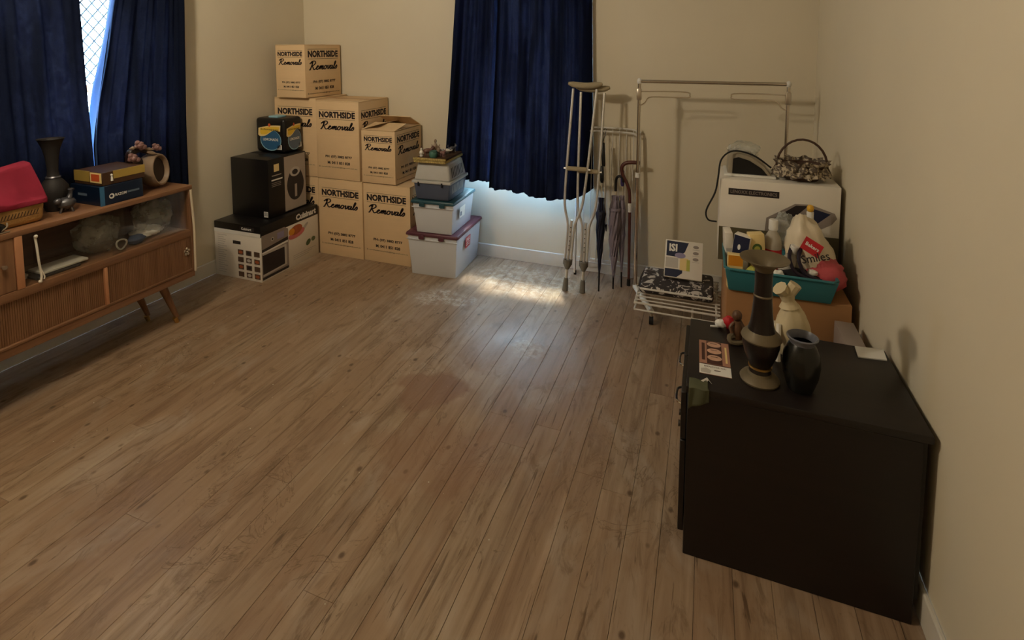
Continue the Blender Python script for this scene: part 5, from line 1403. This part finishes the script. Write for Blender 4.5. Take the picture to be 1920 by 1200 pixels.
# ------------------------------------------------------------------ sideboard
SX, SB, SY0, SY1, SZ = -2.80, -3.085, 0.72, 2.245, 0.800
def sideboard():
    t = thing('retro_sideboard', 'retro teak veneer sideboard with sliding glass doors along the left wall', 'sideboard', ((SX+SB)/2, (SY0+SY1)/2, 0))
    z0, zl1, zm0, zm1, zt0 = 0.255, 0.306, 0.498, 0.538, 0.776
    MB().box(SB, SX+0.004, SY0-0.004, SY1+0.004, zt0, SZ).build('top_panel', 'teak_veneer', t, bevel=0.003)
    for y in (SY0, SY1-0.018): MB().box(SB, SX-0.002, y, y+0.018, z0, zt0).build('end_panel', 'teak_upright', t)
    MB().box(SB+0.002, SX, SY0+0.018, SY1-0.018, z0, zl1-0.012).build('bottom_rail', 'teak_veneer', t, bevel=0.002, segs=1)
    MB().box(SX-0.022, SX+0.003, SY0+0.018, SY1-0.018, zl1-0.012, zl1).build('door_track', 'teak_veneer', t, bevel=0.002, segs=1)
    MB().box(SB+0.008, SX+0.002, SY0+0.018, SY1-0.018, zm0, zm1).build('middle_rail', 'teak_veneer', t, bevel=0.003)
    MB().box(SB, SB+0.008, SY0+0.018, SY1-0.018, zl1-0.012, zt0).build('back_panel', 'redwood_inside', t)
    yd = 1.395
    MB().box(SB+0.008, SX-0.012, yd-0.016, yd, zm1, zt0).build('divider', 'redwood_inside', t)
    MB().box(SX-0.012, SX+0.003, yd-0.014, yd+0.016, zm1, zt0).build('divider_edge', 'copper_edge', t, bevel=0.003)
    d = MB().box(SX-0.018, SX-0.002, SY0+0.02, yd-0.015, zm1+0.002, zt0-0.002).build('cupboard_door', 'teak_upright', t, bevel=0.002, segs=1)
    MB().tube([(SX-0.002, yd-0.06, 0.66), (SX+0.016, yd-0.06, 0.66)], [0.006, 0.010], 10).build('knob', 'nickel', d)
    # ribbed sliding doors
    def ribbed(y0, y1, x):
        n = int((y1-y0)/0.009)
        mb = MB(); vs = []; fs = []
        rn = random.Random(int(y0*1000))
        pts = []
        for k in range(n):
            a = y0+(y1-y0)*k/n; b = y0+(y1-y0)*(k+1)/n; dpt = 0.0028 if rn.random() < 0.8 else 0.005
            pts += [(a, x-dpt), (a+0.0012, x), (b-0.0012, x), (b, x-dpt)]
        m = len(pts)
        for z in (zl1, zm0): vs += [(p[1], p[0], z) for p in pts]
        for i in range(m-1): fs.append((i, i+1, m+i+1, m+i))
        mb.add(vs, fs)
        mb.box(x-0.014, x-0.0052, y0, y1, zl1, zm0)
        return mb
    ym = 1.742
    r1 = ribbed(SY0+0.02, ym+0.006, SX-0.012).build('sliding_door', 'teak_upright', t, angle=20)
    r2 = ribbed(ym+0.012, SY1-0.02, SX-0.001).build('sliding_door', 'teak_upright', t, angle=20)
    MB().box(SX-0.010, SX+0.006, ym-0.003, ym+0.013, zl1, zm0).build('door_edge_strip', 'copper_edge', t, bevel=0.003)
    # bright end trim
    MB().tube([(SX+0.002, SY1-0.006, zt0-0.002), (SX+0.004, SY1-0.002, 0.66), (SX+0.006, SY1+0.002, 0.545), (SX+0.004, SY1+0.002, 0.42), (SX+0.004, SY1, zl1-0.02)], 0.0065, 8, smooth=3).build('end_trim', 'trim_strip', t)
    # flower shaped lock plate
    f = MB(); c = Vector((SX+0.001, 2.196, 0.417))
    for k in range(5):
        a = 2*PI*k/5+PI/2
        f.blob(c+Vector((0.002, 0.013*math.cos(a), 0.017*math.sin(a))), (0.004, 0.0075, 0.0085), 0, nu=10, nv=6)
    f.blob(c+Vector((0.004, 0, 0)), (0.006, 0.006, 0.006), 0, nu=10, nv=6)
    f.build('flower_lock', 'nickel', t)
    # sliding glass
    for y0, y1, x in ((yd+0.018, 1.86, SX-0.010), (1.80, SY1-0.020, SX-0.018)):
        MB().box(x-0.004, x, y0, y1, zm1+0.001, zt0-0.001).build('glass_door', 'cabinet_glass', t, smooth=False)
    # white string used as a pull
    MB().tube([(SX-0.006, 1.462, 0.752), (SX+0.002, 1.4625, 0.70), (SX+0.003, 1.466, 0.63), (SX+0.003, 1.472, 0.572), (SX+0.003, 1.468, 0.545)], 0.0048, 7, smooth=4).build('string_pull', 'string_white', t)
    MB().tube([(SX+0.004, 1.470, 0.60), (SX+0.005, 1.482, 0.565), (SX+0.005, 1.480, 0.55)], 0.003, 6, smooth=3).build('string_tail', 'string_white', t)
    for z, y in ((0.754, 1.462), (0.543, 1.467)):
        MB().blob((SX+0.001, y, z), (0.008, 0.008, 0.008), 0, nu=10, nv=6).build('string_knot', 'string_white', t)
    for (x, y, dx, dy) in ((SX-0.055, 2.075, 0.0, 0.08), (SB+0.055, 2.03, -0.0, 0.08), (SX-0.055, SY0+0.17, 0, -0.08), (SB+0.055, SY0+0.17, 0, -0.08)):
        l = MB().tube([(x, y, z0+0.002), (x+dx, y+dy, 0.035)], [0.023, 0.013], 12).build('leg', 'teak_upright', t)
        MB().tube([(x+dx*0.86, y+dy*0.86, 0.036), (x+dx, y+dy, 0.0)], [0.0135, 0.0115], 12).build('leg_ferrule', 'brass', l)
sideboard()
ZI = 0.5385
tag(MB().box(-2.955, -2.845, 1.50, 1.70, ZI+0.013, ZI+0.024, M=None).build('paper_stack', 'paper_white', bevel=0.002, segs=1), 'white booklet lying in the left of the glass section of the sideboard', 'booklet')
tag(MB().box(-2.97, -2.835, 1.47, 1.66, ZI, ZI+0.0125).build('grey_folder', 'charcoal_cloth', bevel=0.003, segs=1), 'dark folder under the white booklet inside the sideboard', 'folder')
tag(MB().box(-3.04, -2.90, 1.42, 1.475, ZI, ZI+0.022).build('flat_card', 'pale_grey_print', bevel=0.002), 'pale flat card pack at the divider inside the sideboard', 'card pack')
crumpled('plastic_bag', 'large crumpled clear plastic bag in the middle of the sideboard glass section', 'plastic bag', (-2.935, 1.80, ZI+0.102), (0.085, 0.105, 0.100), 'clear_plastic_film', 1, 0.22, 2.6)
crumpled('plastic_bag', 'crumpled clear plastic bag filling the corner end of the sideboard glass section', 'plastic bag', (-2.935, 2.10, ZI+0.104), (0.085, 0.105, 0.102), 'clear_plastic_film', 12, 0.22, 2.6)
crumpled('white_tissue_bundle', 'white tissue paper bundle inside the corner end of the sideboard', 'tissue', (-2.93, 2.055, ZI+0.030), (0.06, 0.09, 0.029), 'paper_white', 14, 0.25)
crumpled('denim_pouch', 'small blue cloth pouch inside the sideboard between the plastic bags', 'pouch', (-2.868, 1.955, ZI+0.026), (0.030, 0.045, 0.025), 'denim_cloth', 15, 0.2)
tag(MB().tube([(-2.852+0.006*math.sin(2*a), 1.868+0.026*math.cos(a), ZI+0.031+0.026*math.sin(a)) for a in [2*PI*k/16 for k in range(16)]], 0.0045, 8, closed=True).build('white_ring', 'white_plastic'), 'white plastic ring inside the sideboard in front of the plastic bags', 'ring')

# ------------------------------------------------------------------ things on the sideboard
def blue_boxes():
    z0 = SZ+0.0005
    t = thing('blue_box', 'dark blue glossy box with a white logo on the sideboard', 'box', (-2.95, 1.87, z0))
    x0, x1, y0, y1, h = -3.065, -2.832, 1.768, 1.985, 0.098
    MB().box(x0, x1, y0, y1, z0, z0+h).build('body', 'navy_gloss', t, bevel=0.002, segs=1)
    e = MB()
    e.box(x1-0.006, x1+0.001, y0-0.001, y0+0.018, z0, z0+h+0.0005); e.build('blue_corner_edge', 'blue_edge', t)
    F = Frame((x1, y0, z0), (0, 1, 0), (0, 0, 1)); q = MB(); D = 0.0018
    q.disc(F, 0.052, 0.042, 0.0135, 0.0135, 'white_print', D); q.disc(F, 0.050, 0.043, 0.007, 0.007, 'navy_print', D+0.0004); 
    q.text(F, 'RAZOM', 0.098, 0.044, 0.058, 'white_print', 0.03, h=0.015, d=D)
    q.rect(F, 0.132, 0.195, 0.040, 0.050, 'slate_print', D)
    q.build('printed_logo', 'white_print', t, smooth=False)
    F = Frame((x0, y0, z0), (1, 0, 0), (0, 0, 1)); q = MB(); q.rect(F, 0.06, 0.13, 0.045, 0.058, 'slate_print', 0.0014); q.build('printed_logo', 'slate_print', t, smooth=False)
    z1 = z0+h+0.001
    t2 = thing('gold_trimmed_box', 'brown flat box with gold bands and an orange label on the blue box', 'box', (-2.95, 1.87, z1))
    x0, x1, y0, y1, h2 = -3.055, -2.842, 1.785, 2.005, 0.068
    MB().box(x0, x1, y0, y1, z1, z1+h2).build('body', 'chocolate_card', t2, bevel=0.002, segs=1)
    b = MB().box(x0, x0+0.118, y0-0.002, y0+0.004, z1+0.016, z1+h2+0.001); b.build('gold_band', 'gold_paper', t2)
    b = MB().box(x1-0.004, x1+0.002, y0+0.055, y1+0.001, z1+0.028, z1+h2+0.001); b.build('gold_band', 'gold_paper', t2)
    F = Frame((x0, y0, z1), (1, 0, 0), (0, 0, 1)); q = MB(); q.rect(F, 0.125, 0.212, 0.014, 0.066, 'cream_print', 0.002); q.rect(F, 0.134, 0.196, 0.022, 0.058, 'orange_label', 0.0026); q.build('orange_label', 'orange_label', t2, smooth=False)
    c = MB(); c.blob((x1+0.004, y0+0.045, z1+0.050), (0.006, 0.006, 0.006), 0, nu=10, nv=6); c.tube([(x1+0.004, y0+0.045, z1+0.050), (x1+0.004, y0+0.046, z1+0.020)], [0.003, 0.006], 8)
    c.build('white_clasp', 'white_plastic', t2)
blue_boxes()
def cornucopia():
    c = Vector((-2.945, 2.125, SZ+0.103))
    t = thing('shell_vase', 'round mouthed ceramic horn vase lying on its side with ceramic roses', 'vase', (c.x, c.y, SZ))
    # axis of the mouth points to the room and towards the corner
    ax = Vector((0.93, 0.30, 0.10)).normalized()
    M = ax.to_track_quat('Z', 'Y').to_matrix().to_4x4()
    MB().lathe([(0.0, -0.095), (0.040, -0.088), (0.074, -0.060), (0.094, -0.020), (0.098, 0.015), (0.092, 0.040), (0.088, 0.052), (0.080, 0.052), (0.070, 0.030), (0.060, -0.02), (0.0, -0.05)], 32, c, M=M, sx=0.78).build('vessel', 'shell_ceramic', t)
    MB().lathe([(0.0, -0.048), (0.058, -0.018), (0.069, 0.031)][::-1], 28, c, M=M, sx=0.78).build('dark_inside', 'maroon_ceramic', t)
    MB().tube([c+Vector((-0.02, -0.05, 0.03)), c+Vector((-0.02, -0.10, 0.07)), c+Vector((0.0, -0.115, 0.12)), c+Vector((0.0, -0.07, 0.13)), c+Vector((0.02, -0.03, 0.105))], [0.040, 0.032, 0.024, 0.016, 0.010], 12, smooth=4).build('curled_stem', 'maroon_ceramic', t)
    def rose(name, p, s, seed):
        r = MB()
        for k in range(7):
            a = 2.4*k; rr = s*(0.30+0.09*k)
            q = Vector(p)+Vector((0.35*rr*math.cos(a), rr*0.6*math.cos(a+0.4), rr*0.6*math.sin(a)))
            r.blob(q, (s*0.30, s*0.44, s*0.40), 0.2, 2, seed+k, 10, 7)
        r.blob(p, (s*0.55, s*0.5, s*0.5), 0.15, 2, seed, 10, 7)
        r.build(name, 'rose_ceramic', t)
    rose('rose', c+Vector((0.03, -0.085, 0.155)), 0.036, 1)
    rose('rose', c+Vector((0.03, -0.125, 0.092)), 0.036, 4)
    rose('rose', c+Vector((0.02, 0.015, 0.128)), 0.030, 7)
    lf = MB()
    for (a, b) in (((0.03, -0.06, 0.135), (0.03, -0.01, 0.12)), ((0.03, -0.11, 0.15), (0.03, -0.145, 0.15)), ((0.03, -0.05, 0.115), (0.045, 0.0, 0.095))):
        lf.tube([c+Vector(a), c+(Vector(a)+Vector(b))/2, c+Vector(b)], [0.004, 0.011, 0.002], 6)
    lf.build('leaves', 'shell_ceramic', t)
cornucopia()
def dark_vase():
    cx, cy = -2.985, 1.650
    t = thing('dark_trumpet_vase', 'tall dark bronze trumpet vase against the curtain on the sideboard', 'vase', (cx, cy, SZ)); z = SZ+0.0005
    MB().lathe([(0.0, z), (0.036, z), (0.040, z+0.008), (0.052, z+0.045), (0.062, z+0.085), (0.058, z+0.120), (0.040, z+0.148), (0.026, z+0.165), (0.022, z+0.200), (0.026, z+0.255), (0.036, z+0.310), (0.052, z+0.352), (0.057, z+0.356), (0.050, z+0.352), (0.030, z+0.30), (0.0, z+0.20)], 28, (cx, cy, 0)).build('body', 'dark_bronze', t)
    MB().lathe([(0.029, z+0.160), (0.032, z+0.166), (0.028, z+0.172)], 24, (cx, cy, 0)).build('neck_ring', 'pewter', t)
dark_vase()
def small_sculpture():
    x, y, z = -2.905, 1.655, SZ
    t = thing('metal_bird_ornament', 'small dark grey metal ornament shaped like a bird in front of the dark vase', 'ornament', (x, y, z))
    b = MB(); b.blob((x, y, z+0.045), (0.030, 0.040, 0.028), 0.15, 2, 3, 18, 12)
    b.tube([(x, y+0.012, z+0.065), (x, y+0.020, z+0.088), (x+0.004, y+0.018, z+0.110)], [0.014, 0.009, 0.011], 10, smooth=3)
    b.blob((x+0.006, y-0.040, z+0.062), (0.014, 0.018, 0.015), 0.1, 2, 5, 12, 8)
    b.build('body', 'pewter', t)
    MB().tube([(x+0.004, y+0.018, z+0.105), (x-0.03, y+0.05, z+0.098)], [0.010, 0.006], 8).build('neck_bar', 'pewter', t)
    for dx, dy in ((0.014, 0.01), (-0.014, 0.01), (0.0, -0.02)):
        MB().tube([(x+dx, y+dy, z+0.03), (x+dx*1.5, y+dy*1.5, z+0.0)], [0.007, 0.005], 8).build('foot', 'pewter', t)
small_sculpture()
def wicker_box():
    t = thing('wicker_basket', 'tan woven basket with a dark zigzag band near the left edge of the sideboard', 'basket', (-2.89, 1.40, SZ))
    x0, x1, y0, y1, h = -2.990, -2.850, 1.285, 1.540, 0.098; z0 = SZ+0.0005
    MB().frustum((x0+0.008, x1-0.008, y0+0.008, y1-0.008, z0), (x0, x1, y0, y1, z0+h)).build('body', 'wicker_tan', t, bevel=0.022, segs=3)
    F = Frame((x1-0.0045, y0, z0), (0, 1, 0), (0.08, 0, 1)); q = MB()
    n = 16
    for k in range(n):
        a = 0.028+k*(0.195/n); s = 0.195/n
        q.poly(F, [(a, 0.045), (a+s*0.35, 0.045), (a+s, 0.066), (a+s*0.65, 0.066)], 'wicker_dark', 0.0022)
        q.poly(F, [(a, 0.042), (a+s, 0.042), (a+s, 0.0445), (a, 0.0445)], 'wicker_dark', 0.0022)
    q.build('zigzag_band', 'wicker_dark', t, smooth=False)
    # crimson cloth bundled on it
    c = MB()
    def fn(u, v):
        yy = y0-0.01+(y1-y0+0.012)*u; rim = z0+h
        prof = [(x1+0.006, rim-0.012), (x1+0.008, rim+0.014), (x1-0.018, rim+0.080), (x1-0.045, rim+0.150), (x1-0.075, rim+0.160), (x1-0.11, rim+0.10), (x0-0.002, rim+0.01)]
        f = v*(len(prof)-1); i = min(int(f), len(prof)-2); k = f-i
        xx = prof[i][0]*(1-k)+prof[i+1][0]*k; zz = prof[i][1]*(1-k)+prof[i+1][1]*k
        hgt = 0.92+0.22*u
        zz = rim+(zz-rim)*hgt if zz > rim else zz
        yy -= 0.30*max(0, zz-rim)*max(0, u-0.3)
        w = 0.010*noise.noise(Vector((u*3+1, v*4, 2.0)))+0.012*math.sin(v*7+u*5)*(1 if 0.15 < v < 0.8 else 0.2)
        return (xx+w, yy, zz+0.4*w)
    c.grid(fn, 40, 36); o = c.build('crimson_cloth', 'crimson_cloth', angle=80, solid=0.003)
    tag(o, 'crimson pink cloth heaped on the tan woven basket', 'cloth')
wicker_box()
def glasses_case():
    x, y, z = -2.826, 1.335, SZ
    t = thing('black_metal_trinket', 'black trinket with metal bands at the left edge of the picture on the sideboard', 'ornament', (x, y, z))
    MB().blob((x, y, z+0.0235), (0.017, 0.034, 0.0235), 0.1, 2, 3, 18, 12).build('body', 'black_plastic', t)
    MB().tube([(x+0.010, y+0.012, z+0.012), (x+0.016, y+0.030, z+0.026), (x+0.010, y+0.034, z+0.044)], 0.0035, 8, smooth=3).build('metal_loop', 'nickel', t)
    MB().tube([(x+0.012, y+0.005, z+0.004), (x+0.013, y+0.040, z+0.004)], 0.0035, 8).build('metal_foot', 'nickel', t)
glasses_case()

# ------------------------------------------------------------------ crumbs on the floor
rn = random.Random(21); mb = MB()
spots = [(-2.72, 2.18, 0.10), (-2.70, 2.05, 0.25), (-1.55, 2.98, 0.16), (-2.0, 1.9, 0.5), (-1.4, 1.7, 0.6), (-1.2, 2.1, 0.3), (-2.3, 1.5, 0.5)]
for k in range(70):
    cx, cy, sp = spots[k % len(spots)]
    p = Vector((rn.gauss(cx, sp), rn.gauss(cy, sp), 0.0))
    if p.x < -2.75 or p.y > 3.2 or p.x > -0.2: continue
    s = rn.uniform(0.0015, 0.0042); a = rn.uniform(0, 6.3)
    vs = [p+Vector((s*math.cos(a+q*2.1), s*math.sin(a+q*2.1), 0.0002)) for q in range(3)]+[p+Vector((0, 0, s*0.8))]
    mb.add(vs, [(0, 2, 1), (0, 1, 3), (1, 2, 3), (2, 0, 3)])
o = mb.build('plaster_crumbs', 'plaster_crumb', smooth=False); o['kind'] = 'stuff'; tag(o, 'pale plaster crumbs scattered over the floorboards', 'crumbs')
